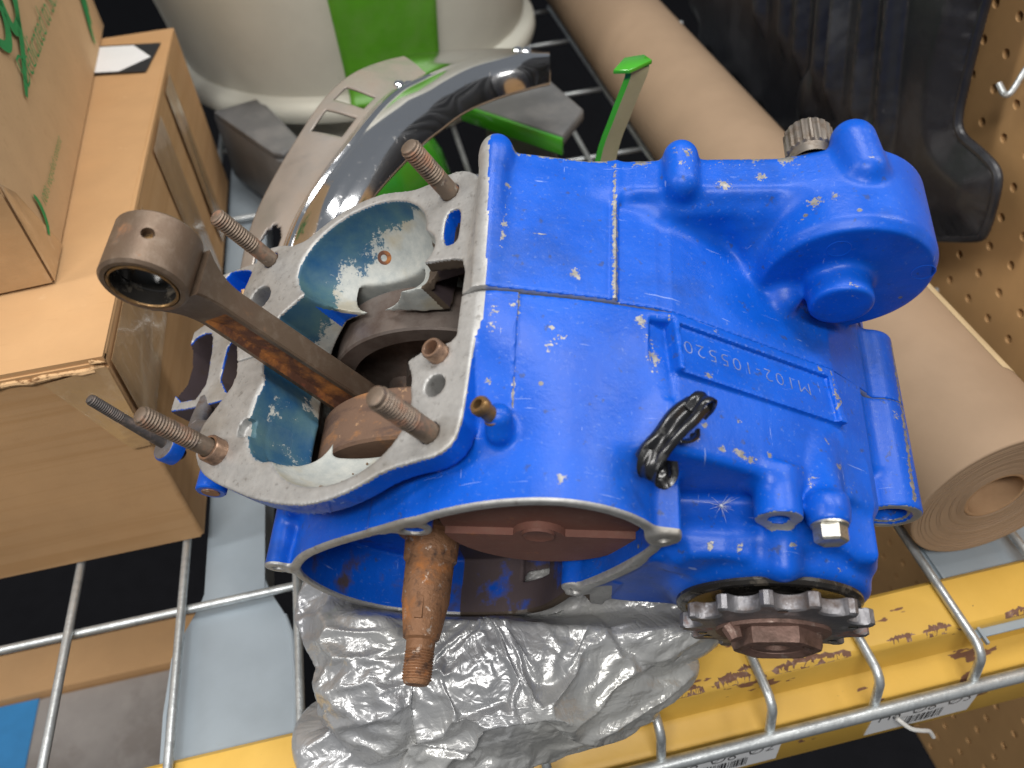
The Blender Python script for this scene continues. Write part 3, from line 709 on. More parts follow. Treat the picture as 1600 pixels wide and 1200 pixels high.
# ------------------------------------------------------------------ black mudguard hanging on the pegboard
def mudguard():
    poly = np.array([(484, 420), (477, 300), (475, 225), (471, 180), (467, 150), (458, 141), (435, 141), (415, 139), (409, 130), (404, 95), (410, 88), (450, 62), (510, 28), (560, 18), (690, 14), (1000, 14), (1000, 420)], float)
    poly = chaikin(poly, 2)
    def inside(y, z):
        c = False; n = len(poly); j = n - 1
        for i in range(n):
            yi, zi = poly[i]; yj, zj = poly[j]
            if (zi > z) != (zj > z) and y < (yj - yi) * (z - zi) / (zj - zi) + yi: c = not c
            j = i
        return c
    def px(y, z):
        d = np.min(np.hypot(poly[:, 0] - y, poly[:, 1] - z))
        x = 404 - 14 * math.exp(-((y - 560) / 110) ** 2) - 10 * min(1, d / 22.0)
        s = y - 0.25 * (z - 100)
        if z > 95:
            f = min(1, (z - 95) / 25)
            for c, a in ((512, 12), (545, 12), (588, 14), (622, 11), (664, 13), (705, 11), (760, 13)):
                x -= f * a * math.exp(-((s - c) / 5.5) ** 4)
        for (cy, cz, rr, a) in ((535, 92, 15, 9), (640, 88, 16, 9)):
            x -= a * math.exp(-(((y - cy) / rr) ** 2 + ((z - cz) / (rr * 1.5)) ** 2) ** 2)
        if y < 470: x -= 6 * (470 - y) / 66
        return x
    st = 3.5
    ys = np.arange(400, 1001, st); zs = np.arange(10, 421, st)
    idx = {}; V = []; F = []
    def vid(i, j):
        if (i, j) not in idx:
            y, z = ys[i], zs[j]
            if not inside(y, z):
                a_, b_ = poly, np.roll(poly, -1, 0); ee = b_ - a_; q_ = np.array((y, z))
                t_ = np.clip(((q_ - a_) * ee).sum(1) / ((ee * ee).sum(1) + 1e-9), 0, 1); c_ = a_ + ee * t_[:, None]
                y, z = c_[np.argmin(((c_ - q_) ** 2).sum(1))]
            idx[(i, j)] = len(V); V.append((px(y, z), y, z))
        return idx[(i, j)]
    for i in range(len(ys) - 1):
        for j in range(len(zs) - 1):
            if inside(ys[i] + st / 2, zs[j] + st / 2): F.append((vid(i, j), vid(i, j + 1), vid(i + 1, j + 1), vid(i + 1, j)))
    mg = empty('black_mudguard', (0.4, 0.7, 0.014))
    tag(mg, 'ribbed black rubber mudguard hanging in front of the pegboard', 'mudguard')
    o = obj('moulded_sheet', S(V), F, M['black_rubber'], mg, smooth=60)
    ed = [(px(y, z) - 0.5, y, z) for y, z in poly if z < 419 and y < 995]
    MB().sweep(ed, 3.4, 10).build('rolled_edge', M['black_rubber'], mg, scale=MM)
    sm = o.modifiers.new('thickness', 'SOLIDIFY'); sm.thickness = 3.5 * MM; sm.offset = 0
    sb = o.modifiers.new('round', 'SUBSURF'); sb.levels = 1; sb.render_levels = 1
mudguard()

# ------------------------------------------------------------------ cream tub with green band at the back
tub = empty('cream_tub', (0, 1.03, 0))
tag(tub, 'large round cream plastic tub with a green band at the back', 'tub')
TC = (0, 1029)
MB().lathe([(0, 0.01), (0, 178), (4, 183), (48, 196), (54, 198)], (*TC, 0.5), (0, 0, 1), 96).build('lower_body', M['cream'], tub, scale=MM, smooth=40)
MB().lathe([(50, 196), (49, 208), (51, 213), (57, 215), (65, 214), (70, 210), (73, 203), (75, 201)], (*TC, 0.5), (0, 0, 1), 96).build('rim', M['cream'], tub, scale=MM, smooth=40)
MB().lathe([(74.5, 201.5), (120, 208), (200, 221), (300, 234), (380, 242), (383, 240), (380, 236), (200, 214)], (*TC, 0.5), (0, 0, 1), 96).build('upper_body', M['cream'], tub, scale=MM, smooth=40)
V = []; F = []
zl = [(66, 217), (70, 214), (76, 208), (90, 206.5), (120, 210.5), (200, 223.5), (300, 236.5)]
A = [math.radians(-90 + t) for t in np.linspace(-5.5, 21.5, 16)]
for z, rr in zl:
    for k, a in enumerate(A):
        e = rr + (1.2 if k in (0, 15) else 0)
        V.append((TC[0] + e * math.cos(a), TC[1] + e * math.sin(a), z))
for i in range(len(zl) - 1):
    for k in range(15): F.append((i * 16 + k, i * 16 + k + 1, (i + 1) * 16 + k + 1, (i + 1) * 16 + k))
g = obj('green_band', S(V), F, M['green_haze'], tub, smooth=50)
sm = g.modifiers.new('thickness', 'SOLIDIFY'); sm.thickness = 2 * MM; sm.offset = 1

# ------------------------------------------------------------------ chrome mudguard behind the engine
def chrome_guard():
    RL = [(-112, 425, 120), (-88, 470, 161), (-49, 520, 191), (-19, 570, 198), (15, 610, 192), (66, 640, 180), (120, 655, 167), (151, 660, 156)]
    RM = [(-82, 420, 140), (-57, 455, 168), (-20, 500, 187), (8, 545, 190), (33, 575, 186), (65, 600, 183), (108, 620, 176), (145, 635, 164)]
    RR_ = [(-48, 395, 150), (-22, 435, 180), (18, 490, 186), (44, 520, 186), (65, 545, 183), (93, 570, 177), (120, 585, 173), (137, 600, 167)]
    up = np.array((0, -0.35, 0.94))
    rl, rm, rr = (catmull(q, 24) for q in (RL, RM, RR_))
    n = len(rl); T = np.linspace(0, 1, 61)
    V = []; F = []; mi = []
    for i in range(n):
        k = i / (n - 1)
        for t in T:
            if t <= 0.5:
                s = t / 0.5; q = rl[i] * (1 - s) + rm[i] * s
                bul = 3.0 * math.sin(math.pi * s) + 5.0 * s ** 3
            else:
                s = (t - 0.5) / 0.5; q = rm[i] * (1 - s) + rr[i] * s
                bul = 7.0 * math.sin(math.pi * s) + 5.0 * (1 - s) ** 2 - 10 * s ** 4
            # raised bead just right of the crest
            bul += 2.6 * math.exp(-((t - 0.56) / 0.025) ** 2) * (1 if k < 0.55 else max(0, 1 - (k - 0.55) * 5))
            V.append(q + up * bul)
    m = len(T)
    def hole(k, t):
        if 0.375 < k < 0.425 and 0.10 < t < 0.44: return True
        if 0.29 < k < 0.345 and 0.10 < t < 0.44: return True
        if ((k - 0.085) / 0.045) ** 2 + ((t - 0.30) / 0.14) ** 2 < 1: return True
        return False
    for i in range(n - 1):
        for j in range(m - 1):
            k = (i + 0.5) / (n - 1); t = (T[j] + T[j + 1]) / 2
            if hole(k, t): continue
            F.append((i * m + j, (i + 1) * m + j, (i + 1) * m + j + 1, i * m + j + 1))
            mi.append(0 if (t < 0.5 and k < 0.62) else 1)
    cg = empty('chrome_mudguard', (0.03, 0.53, 0.13))
    tag(cg, 'curved chrome mudguard with two slots and a dusty flat panel behind the engine', 'mudguard')
    o = obj('guard_shell', S(V), F, [M['chrome_dusty'], M['chrome']], cg, smooth=40, midx=mi)
    sm = o.modifiers.new('thickness', 'SOLIDIFY'); sm.thickness = 1.4 * MM; sm.offset = -1
    for (i, t) in ((int(0.52 * n), 0.52), (int(0.9 * n), 0.44)):
        q = Vector(V[i * m + int(t * (m - 1))])
        for dx in (-3.2, 3.2):
            MB().lathe([(-1, 4.2), (2.2, 4.2), (3.4, 3.4), (4, 1.5), (4.1, 0.01)], q + Vector((dx, -dx * .5, 0)), (0.1, -0.4, 0.9), 14).build('rivet', M['chrome'], cg, scale=MM)
chrome_guard()

# ------------------------------------------------------------------ grey and green parts behind
def slab(name, pts, z0, z1, mat, parent, bev=1.5):
    o = MB().prism(pts, z0, z1, lambda a, b, d: (a, b, d)).build(name, mat, parent, scale=MM)
    return bevel_mesh(o, bev * MM, 2)
gp = empty('grey_cover', (0.14, 0.7, 0))
tag(gp, 'grey plastic cover with a dark green side lying behind the chrome mudguard', 'cover')
slab('grey_lid', [(84, 712), (153, 628), (183, 668), (166, 748), (101, 769)], 88, 100, M['grey_plastic'], gp, 3)
slab('green_side', [(78, 716), (151, 622), (153, 626), (82, 718)], 84, 99, M['green'], gp, .8)
slab('grey_leg', [(100, 720), (150, 660), (165, 700), (120, 745)], 0, 88, M['grey_plastic'], gp, 2)
gb = empty('grey_housing', (-0.12, 0.77, 0))
tag(gb, 'dull grey box shaped housing behind the brown cardboard box', 'housing')
slab('housing_body', [(-160, 842), (-96, 726), (-86, 718), (-66, 740), (-110, 860)], 0, 70, M['grey_plastic'], gb, 3)
slab('housing_lid', [(-158, 838), (-98, 730), (-88, 724), (-72, 742), (-114, 852)], 70.1, 76, M['grey_plastic'], gb, 2)
# green enamelled panel: curved sheet standing on edge
V = []; F = []
pth = catmull([(-20, 640, 0), (0, 646, 0), (22, 652, 0), (44, 664, 0), (60, 684, 0), (66, 712, 0)], 8)
for i, q in enumerate(pth):
    for k, (z, o_) in enumerate(((2, 0), (30, 4), (60, 10), (80, 20), (86, 26), (88, 34), (88, 44))):
        t = pth[min(i + 1, len(pth) - 1)] - pth[max(i - 1, 0)]; t /= np.linalg.norm(t)
        V.append((q[0] - t[1] * o_, q[1] + t[0] * o_, z))
for i in range(len(pth) - 1):
    for k in range(6): F.append((i * 7 + k, (i + 1) * 7 + k, (i + 1) * 7 + k + 1, i * 7 + k + 1))
g = obj('green_side_panel', S(V), F, M['green'], None, smooth=60)
sm = g.modifiers.new('thickness', 'SOLIDIFY'); sm.thickness = 2 * MM
tag(g, 'glossy green enamelled side panel under the chrome mudguard', 'panel')
# green bent strip bracket
gs = empty('green_bracket', (0.14, 0.44, 0))
tag(gs, 'upright bent green metal strip standing behind the engine, its top folded over', 'bracket')
P = catmull([(116, 446, 40), (124, 444, 120), (131, 442, 180), (139, 440, 208), (147, 439, 230), (148.5, 439, 236)], 6)
V = []; F = []
for q in P:
    V += [(q[0], q[1], q[2]), (q[0] + 12, q[1] + 4, q[2] - 0.5), (q[0] + 12.2, q[1] + 5.6, q[2] - 0.5), (q[0] - 3.0, q[1] + 1.6, q[2])]
for i in range(len(P) - 1):
    for k in range(4): F.append((4 * i + k, 4 * i + (k + 1) % 4, 4 * i + 4 + (k + 1) % 4, 4 * i + 4 + k))
F += [(3, 2, 1, 0), tuple(len(V) - 4 + k for k in range(4))]
obj('strip', S(V), F, [M['green'], M['tan_reflection']], gs, smooth=30, midx=[1 if (i % 4 == 0 and i < 4 * (len(P) - 1)) else 0 for i in range(len(F))])  # wide face takes the painted reflection colour, the rest stays green
slab('folded_top', [(137, 438), (146, 435), (162, 443), (160, 452), (148, 452)], 236.5, 239, M['green'], gs, .6)

# ------------------------------------------------------------------ crumpled plastic bag under the engine
def bag():
    """thin film drawn on to a lumpy load by a short cloth simulation (growing film, outside air pressing in)"""
    K = 0.01
    lumps = [((14, 216, 34), (88, 50, 42)), ((82, 213, 44), (40, 30, 28)), ((-52, 238, 34), (32, 62, 42)), ((-48, 200, 12), (46, 36, 14)), ((46, 192, 24), (52, 26, 28)), ((-10, 196, 22), (60, 34, 26))]
    def load(sub, scale):
        bm = bmesh.new(); bmesh.ops.create_icosphere(bm, subdivisions=sub, radius=1.0)
        c0 = np.array((5, 218, 34.)); N = np.array([v.co[:] for v in bm.verts]); N /= np.linalg.norm(N, axis=1, keepdims=True); R_ = np.zeros(len(N))
        for c, r in lumps:
            c = np.array(c, float); r = np.array(r, float) * scale
            o = (c0 - c) / r; d = N / r; a = (d * d).sum(1); b = (d * o).sum(1); disc = b * b - a * ((o * o).sum() - 1)
            R_ = np.maximum(R_, np.where(disc > 0, (-b + np.sqrt(np.maximum(disc, 0))) / a, 0))
        Q = c0 + N * R_[:, None]; Q[:, 2] = np.maximum(Q[:, 2], 2.0)
        for v, q in zip(bm.verts, Q): v.co = q * K
        me = bpy.data.meshes.new('load'); bm.to_mesh(me); bm.free(); return me
    hid = [o for o in COL.objects]
    inner_ = link('bag_load', load(5, 0.97)); inner_.modifiers.new('c', 'COLLISION'); inner_.collision.thickness_outer = 0.02; inner_.collision.cloth_friction = 20
    me = bpy.data.meshes.new('deck_plane'); me.from_pydata([(-5, -5, 0), (5, -5, 0), (5, 5, 0), (-5, 5, 0)], [], [(0, 1, 2, 3)])
    base_ = link('deck_plane', me); base_.modifiers.new('c', 'COLLISION'); base_.collision.thickness_outer = 0.01; base_.collision.cloth_friction = 30
    film = link('film', load(6, 1.03)); cl = film.modifiers.new('cl', 'CLOTH'); t = cl.settings
    t.quality = 4; t.mass = 0.15; t.tension_stiffness = 40; t.compression_stiffness = 40; t.shear_stiffness = 20; t.bending_stiffness = 0.01
    t.shrink_min = -0.17; t.air_damping = 3; t.use_pressure = True; t.uniform_pressure_force = -7.0
    cl.collision_settings.distance_min = 0.01; cl.collision_settings.collision_quality = 2; cl.collision_settings.use_self_collision = False
    cl.point_cache.frame_start = 1; cl.point_cache.frame_end = 60
    for f in range(1, 28): sc.frame_set(f)
    me = bpy.data.meshes.new_from_object(film.evaluated_get(bpy.context.evaluated_depsgraph_get()))
    Q = np.array([v.co[:] for v in me.vertices]) / K; F = [tuple(q.vertices) for q in me.polygons]
    for o in (film, inner_, base_): bpy.data.objects.remove(o)
    sc.frame_set(1)
    # the engine's underside presses the film down
    ex, ey, ez = (np.array(q) for q in ((0.95638974, -0.29209358, 0.0), (0.28097090, 0.91997119, 0.27332830), (-0.07983744, -0.26140838, 0.96192081)))
    e0 = np.array((126.7206, 159.2232, 112.9698))
    lx_, ly_, lz_ = (Q - e0) @ ex, (Q - e0) @ ey, (Q - e0) @ ez
    under = np.where(np.abs(lx_ + 155) < 73, -4.4 - np.sqrt(np.maximum(74.5 ** 2 - (lx_ + 155) ** 2, 60)), 999)
    under = np.minimum(under, np.where((lx_ > -160) & (lx_ < -60), -72 + np.maximum(0, lx_ + 110) * 0.25, 999))
    under = np.minimum(under, np.where((lx_ >= -60) & (lx_ < 40), -60 + np.maximum(0, lx_ + 60) * 0.1, 999))
    press = np.clip((ly_ - 4) / 12, 0, 1)
    dz = np.maximum(0, lz_ - (under - 3)) * press
    Q = Q - ez[None] * dz[:, None]
    Q[:, 2] = np.maximum(Q[:, 2], 1.0)
    o = obj('plastic_bag', Q * MM, F, M['bag'], None, smooth=180)
    sb = o.modifiers.new('round', 'SUBSURF'); sb.levels = 1; sb.render_levels = 1
    tag(o, 'crumpled silver grey plastic bag stuffed under the blue engine', 'bag')
bag()
# ------------------------------------------------------------------ the engine
# engine frame (mm): x to the rear, y along the crankshaft towards the far side, z up; origin at the sprocket
EX = Vector((0.95638974, -0.29209358, 0.0)); EY = Vector((0.28097090, 0.91997119, 0.27332830)); EZ = Vector((-0.07983744, -0.26140838, 0.96192081))
E0 = Vector((126.7206, 159.2232, 112.9698))
BASE = Vector((-60, 90, -75))
rot = Matrix((EX, EY, EZ)).transposed()
engine = empty('motorcycle_engine')
engine.matrix_world = Matrix.Translation((E0 + rot @ BASE) * MM) @ rot.to_4x4()
tag(engine, 'blue painted motorcycle engine bottom end with rusty connecting rod, studs and drive sprocket', 'engine')
NV = Vector((-0.42467198, 0, 0.90534729)); LV = Vector((0.90534729, 0, 0.42467198))
def gp3(u, y, off=150.0): return LV * u + Vector((0, y, 0)) + NV * off

def part(name, mb_or_v, mats, parent=engine, smooth=35, faces=None, midx=None):
    """engine-frame mm -> child mesh"""
    if isinstance(mb_or_v, MB): V, F = np.array([tuple(p) for p in mb_or_v.v]), mb_or_v.f
    else: V, F = np.asarray(mb_or_v, float), faces
    me = bpy.data.meshes.new(name)
    me.from_pydata(((V - np.array(BASE)) * MM).tolist(), [], [tuple(int(i) for i in f) for f in F])
    for m_ in (mats if isinstance(mats, (list, tuple)) else [mats]): me.materials.append(m_)
    if midx is not None: me.polygons.foreach_set('material_index', midx)
    bm = bmesh.new(); bm.from_mesh(me); bmesh.ops.recalc_face_normals(bm, faces=bm.faces); bm.to_mesh(me); bm.free()
    if smooth:
        me.polygons.foreach_set('use_smooth', [True] * len(me.polygons)); me.set_sharp_from_angle(angle=math.radians(smooth))
    me.update()
    return link(name, me, parent)

# ---- signed distance modelling of the castings
HV = 0.92
def smin(a, b, k):
    if k <= 0: return np.minimum(a, b)
    h = np.maximum(k - np.abs(a - b), 0) / k
    return np.minimum(a, b) - h * h * k * 0.25
def smax(a, b, k): return -smin(-a, -b, k)
def poly_sd(px, py, pts):
    pts = np.asarray(pts, np.float32); n = len(pts)
    d = np.full(np.broadcast(px, py).shape, 1e12, np.float32); s = np.ones(d.shape, np.float32)
    j = n - 1
    for i in range(n):
        ex, ey = pts[j] - pts[i]
        wx, wy = px - pts[i][0], py - pts[i][1]
        t = np.clip((wx * ex + wy * ey) / (ex * ex + ey * ey + 1e-12), 0, 1)
        bx, by = wx - ex * t, wy - ey * t
        d = np.minimum(d, bx * bx + by * by)
        c1 = py >= pts[i][1]; c2 = py < pts[j][1]; c3 = ex * wy > ey * wx
        fl_ = (c1 & c2 & c3) | (~c1 & ~c2 & ~c3)
        s = np.where(fl_, -s, s); j = i
    return s * np.sqrt(d)
def comb(d2, da, r):
    """intersection of two distances with an edge radius r"""
    if r <= 0: return np.maximum(d2, da)
    a, b = d2 + r, da + r
    return np.minimum(np.maximum(a, b), 0) + np.hypot(np.maximum(a, 0), np.maximum(b, 0)) - r

class Vol:
    def __init__(s, lo, hi, h):
        s.h = h; s.lo = np.array(lo, float)
        s.n = (np.ceil((np.array(hi) - s.lo) / h)).astype(int) + 1
        s.ax = [(s.lo[k] + h * np.arange(s.n[k])).astype(np.float32) for k in range(3)]
        s.d = np.full(tuple(s.n), 50.0, np.float32)
    def sub(s, lo, hi, pad):
        sl = []; cs = []
        for k in range(3):
            a = max(0, int(math.floor((lo[k] - pad - s.lo[k]) / s.h))); b = min(s.n[k], int(math.ceil((hi[k] + pad - s.lo[k]) / s.h)) + 1)
            if b - a < 1: return None, None
            sl.append(slice(a, b)); sh = [1, 1, 1]; sh[k] = b - a
            cs.append(s.ax[k][a:b].reshape(sh))
        return tuple(sl), cs
    def op(s, fn, lo, hi, k=0.0, cut=False, pad=None):
        sl, cs = s.sub(lo, hi, (k + 4) if pad is None else pad)
        if sl is None: return
        d = fn(*cs)
        s.d[sl] = smax(s.d[sl], -d, k) if cut else smin(s.d[sl], d, k)
    # shapes
    def extr(s, pts, y0, y1, k=0, r=0.6, cut=False, grow=0.0):
        pts = np.asarray(pts, float); lo = pts.min(0) - grow; hi = pts.max(0) + grow
        def fn(x, y, z):
            d2 = poly_sd(x, z, pts) - grow
            return comb(d2, np.abs(y - (y0 + y1) / 2) - (y1 - y0) / 2, r)
        s.op(fn, (lo[0], y0, lo[1]), (hi[0], y1, hi[1]), k, cut)
    def cyl(s, cx, cz, rad, y0, y1, k=0, r=0.6, cut=False, taper=0.0):
        def fn(x, y, z):
            rr = rad + taper * (y - y0)
            return comb(np.hypot(x - cx, z - cz) - rr, np.abs(y - (y0 + y1) / 2) - (y1 - y0) / 2, r)
        rm = rad + abs(taper) * abs(y1 - y0)
        s.op(fn, (cx - rm, y0, cz - rm), (cx + rm, y1, cz + rm), k, cut)
    def capsule(s, a, b, ra, rb=None, k=0, cut=False):
        a = np.array(a, float); b = np.array(b, float); rb = ra if rb is None else rb
        lo = np.minimum(a, b) - max(ra, rb); hi = np.maximum(a, b) + max(ra, rb)
        def fn(x, y, z):
            e = b - a; t = np.clip(((x - a[0]) * e[0] + (y - a[1]) * e[1] + (z - a[2]) * e[2]) / (e @ e), 0, 1)
            return np.sqrt((x - a[0] - e[0] * t) ** 2 + (y - a[1] - e[1] * t) ** 2 + (z - a[2] - e[2] * t) ** 2) - (ra + (rb - ra) * t)
        s.op(fn, lo, hi, k, cut)
    def gbox(s, pts_uy, o0, o1):
        c = [gp3(u, y, o) for u, y in pts_uy for o in (o0, o1)]
        return [min(q[i] for q in c) for i in range(3)], [max(q[i] for q in c) for i in range(3)]
    def gextr(s, pts, o0, o1, k=0, r=0.5, cut=False):
        """outline in the cylinder-base plane, extruded along the cylinder axis"""
        pts = np.asarray(pts, float); lo, hi = s.gbox(pts, o0, o1)
        # 2D lookup table of the outline distance
        g = 0.5; a0 = pts.min(0) - 14; a1 = pts.max(0) + 14
        gu = np.arange(a0[0], a1[0] + g, g, dtype=np.float32); gy = np.arange(a0[1], a1[1] + g, g, dtype=np.float32)
        tab = poly_sd(gu[:, None], gy[None, :], pts)
        def fn(x, y, z):
            u = x * LV.x + z * LV.z; o = x * NV.x + z * NV.z
            iu = np.clip((u - a0[0]) / g, 0, len(gu) - 1.01); iy = np.clip((y - a0[1]) / g, 0, len(gy) - 1.01)
            ku = iu.astype(np.int32); ky = iy.astype(np.int32); fu = iu - ku; fy = iy - ky
            ku, ky = np.broadcast_arrays(ku, ky)
            d2 = (tab[ku, ky] * (1 - fu) * (1 - fy) + tab[ku + 1, ky] * fu * (1 - fy) + tab[ku, ky + 1] * (1 - fu) * fy + tab[ku + 1, ky + 1] * fu * fy)
            return comb(d2, np.abs(o - (o0 + o1) / 2) - (o1 - o0) / 2, r)
        s.op(fn, lo, hi, k, cut)
    def gcyl(s, u0, y0, rad, o0, o1, k=0, r=0.4, cut=False):
        w = [(u0 - rad, y0 - rad), (u0 + rad, y0 + rad), (u0 - rad, y0 + rad), (u0 + rad, y0 - rad)]
        lo, hi = s.gbox(w, o0, o1)
        def fn(x, y, z):
            u = x * LV.x + z * LV.z; o = x * NV.x + z * NV.z
            return comb(np.hypot(u - u0, y - y0) - rad, np.abs(o - (o0 + o1) / 2) - (o1 - o0) / 2, r)
        s.op(fn, lo, hi, k, cut)
    def gell(s, c, rad, k=0, cut=True, tilt=0.0):
        """ellipsoid in (u, y, off) coordinates"""
        w = [(c[0] + a * rad[0], c[1] + b * rad[1]) for a in (-1, 1) for b in (-1, 1)]
        lo, hi = s.gbox(w, c[2] - rad[2], c[2] + rad[2])
        def fn(x, y, z):
            u = x * LV.x + z * LV.z - c[0]; o = x * NV.x + z * NV.z - c[2]; v = y - c[1]
            v2 = v * math.cos(tilt) + o * math.sin(tilt); o2 = -v * math.sin(tilt) + o * math.cos(tilt)
            kk = np.sqrt((u / rad[0]) ** 2 + (v2 / rad[1]) ** 2 + (o2 / rad[2]) ** 2)
            return (kk - 1) * min(rad)
        s.op(fn, lo, hi, k, cut, pad=12)
    def sample(s, P):
        q = (P - s.lo) / s.h
        q = np.clip(q, 0, np.array(s.n) - 1.001); i = q.astype(np.int32); f = (q - i)
        o = 0
        for a in (0, 1):
            for b in (0, 1):
                for c in (0, 1):
                    o = o + s.d[i[:, 0] + a, i[:, 1] + b, i[:, 2] + c] * (f[:, 0] if a else 1 - f[:, 0]) * (f[:, 1] if b else 1 - f[:, 1]) * (f[:, 2] if c else 1 - f[:, 2])
        return o
    def grad(s, P, e=None):
        e = e or s.h * 0.5
        g = np.stack([s.sample(P + np.eye(3)[k] * e) - s.sample(P - np.eye(3)[k] * e) for k in range(3)], 1)
        return g / (np.linalg.norm(g, axis=1, keepdims=True) + 1e-9)
    def mesh(s):
        d = s.d; neg = d < 0
        nx, ny, nz = d.shape
        cnt = np.zeros((nx - 1, ny - 1, nz - 1), np.uint8)
        for a in (0, 1):
            for b in (0, 1):
                for c in (0, 1): cnt += neg[a:nx - 1 + a, b:ny - 1 + b, c:nz - 1 + c]
        act = (cnt > 0) & (cnt < 8)
        I = np.argwhere(act)
        idx = np.full(act.shape, -1, np.int32); idx[act] = np.arange(len(I))
        acc = np.zeros((len(I), 3)); num = np.zeros(len(I))
        cor = {}
        for a in (0, 1):
            for b in (0, 1):
                for c in (0, 1): cor[(a, b, c)] = d[I[:, 0] + a, I[:, 1] + b, I[:, 2] + c].astype(np.float64)
        for k in range(3):
            for a in (0, 1):
                for b in (0, 1):
                    p = [a, b]; p.insert(k, 0); q = [a, b]; q.insert(k, 1)
                    d0, d1 = cor[tuple(p)], cor[tuple(q)]
                    x = (d0 < 0) != (d1 < 0)
                    t = np.where(x, d0 / (d0 - d1 + 1e-12), 0)
                    pos = np.array(p, float)[None].repeat(len(I), 0); pos[:, k] = t
                    acc += pos * x[:, None]; num += x
        P = s.lo + (I + acc / num[:, None]) * s.h
        for _ in range(3):
            v = s.sample(P); g = s.grad(P)
            P = P - g * np.clip(v, -0.6 * s.h, 0.6 * s.h)[:, None]
        Q = []
        for k in range(3):
            sl0 = [slice(1, -1)] * 3; sl0[k] = slice(0, -1); sl1 = [slice(1, -1)] * 3; sl1[k] = slice(1, None)
            a, b = neg[tuple(sl0)], neg[tuple(sl1)]
            e = np.argwhere(a != b); sgn = a[a != b]
            for kk in range(3):
                if kk != k: e[:, kk] += 1
            u, v = [(1, 2), (2, 0), (0, 1)][k]
            def cell(du, dv):
                c = e.copy(); c[:, u] += du; c[:, v] += dv
                return idx[c[:, 0], c[:, 1], c[:, 2]]
            q = np.stack([cell(-1, -1), cell(0, -1), cell(0, 0), cell(-1, 0)], 1)
            q[~sgn] = q[~sgn][:, ::-1]
            Q.append(q)
        return P, np.vstack(Q)

CR = (-155.3, -4.4)          # crank axis (x, z)
YP = 98.5                    # parting plane
rim = chaikin([(-221, 0), (-212, 18), (-204, 29), (-187, 45), (-167, 60), (-148, 74), (-134, 85), (-116, 95), (-96, 100), (-79, 97), (-63, 86), (-52, 68), (-51, 52), (-56, 38), (-70, 10), (-84, -10), (-94, -38), (-104, -57), (-120, -68), (-136, -73), (-155, -75), (-178, -73), (-193, -67), (-209, -52), (-219, -27)], 3)
flange = [(-68, 118), (-71, 150), (-74, 162), (-80, 168), (-88, 170), (-100, 168), (-119, 168), (-137, 171), (-158, 168), (-180, 160), (-192, 165), (-202, 166), (-208, 161), (-210, 152), (-213, 138), (-210, 118), (-203, 100), (-200, 88), (-209, 76), (-217, 66), (-216, 54), (-209, 44), (-200, 38), (-189, 33), (-170, 25), (-152, 20), (-138, 18), (-125, 19), (-113, 22), (-102, 26.5), (-88, 28), (-78, 28.5), (-71, 33), (-68.5, 42), (-66.5, 84)]
flange = chaikin(flange, 1)
bore = [(-181, 118), (-184, 104), (-184, 92), (-178, 78), (-166, 66), (-150, 56), (-125, 52), (-108, 53), (-96, 58), (-94.5, 63), (-96, 68), (-98.5, 73.5), (-92, 76), (-78, 77.5), (-75.5, 80), (-74.8, 110), (-77, 117), (-82, 119), (-101, 123.5), (-92, 120), (-112, 119), (-140, 121), (-165, 126)]
bore = [(-181, 118), (-184, 104), (-184, 92), (-178, 78), (-166, 66), (-150, 56), (-125, 52), (-108, 53), (-96, 58), (-94.5, 63), (-96, 68), (-98.5, 73.5), (-92, 76), (-78, 77.5), (-75.5, 80), (-74.8, 110), (-77, 117), (-82, 119), (-102, 123), (-118, 121), (-140, 124), (-165, 128)]

def common(v, y0, y1):
    """crank chamber, neck and cylinder flange: both halves carry a slice of them"""
    v.cyl(CR[0], CR[1], 71, max(36, y0 - 5), 165, 0, 3)
    v.extr([(-127, 96), (-231, 46), (-224, 0), (-155, -40), (-90, 40), (-112, 90)], max(48, y0 - 5), 163, 8, 3)
    v.gextr(flange, 139.0, 150.0, 3.0, 0.7)
    # walls of the two transfer scoops
    v.gell((-137, 143, 147), (42, 30.5, 38), 3, cut=False, tilt=-0.18)
    v.gell((-131, 55, 147), (40, 29, 36), 3, cut=False, tilt=0.2)
    sl, cs = v.sub((-300, 0, 0), (0, 190, 130), 0)
    v.d[sl] = np.maximum(v.d[sl], np.where((cs[0] * LV.x + cs[2] * LV.z < -64) & (cs[0] * NV.x + cs[2] * NV.z > 145), cs[0] * NV.x + cs[2] * NV.z - 150.0, -50).astype(np.float32))
    # bosses under the stud holes
    for u, y in ((-88, 158), (-197, 157), (-83, 39), (-199, 51)): v.gcyl(u + (3 if u < -150 else -2), y, 8.5, 120, 145, 4)
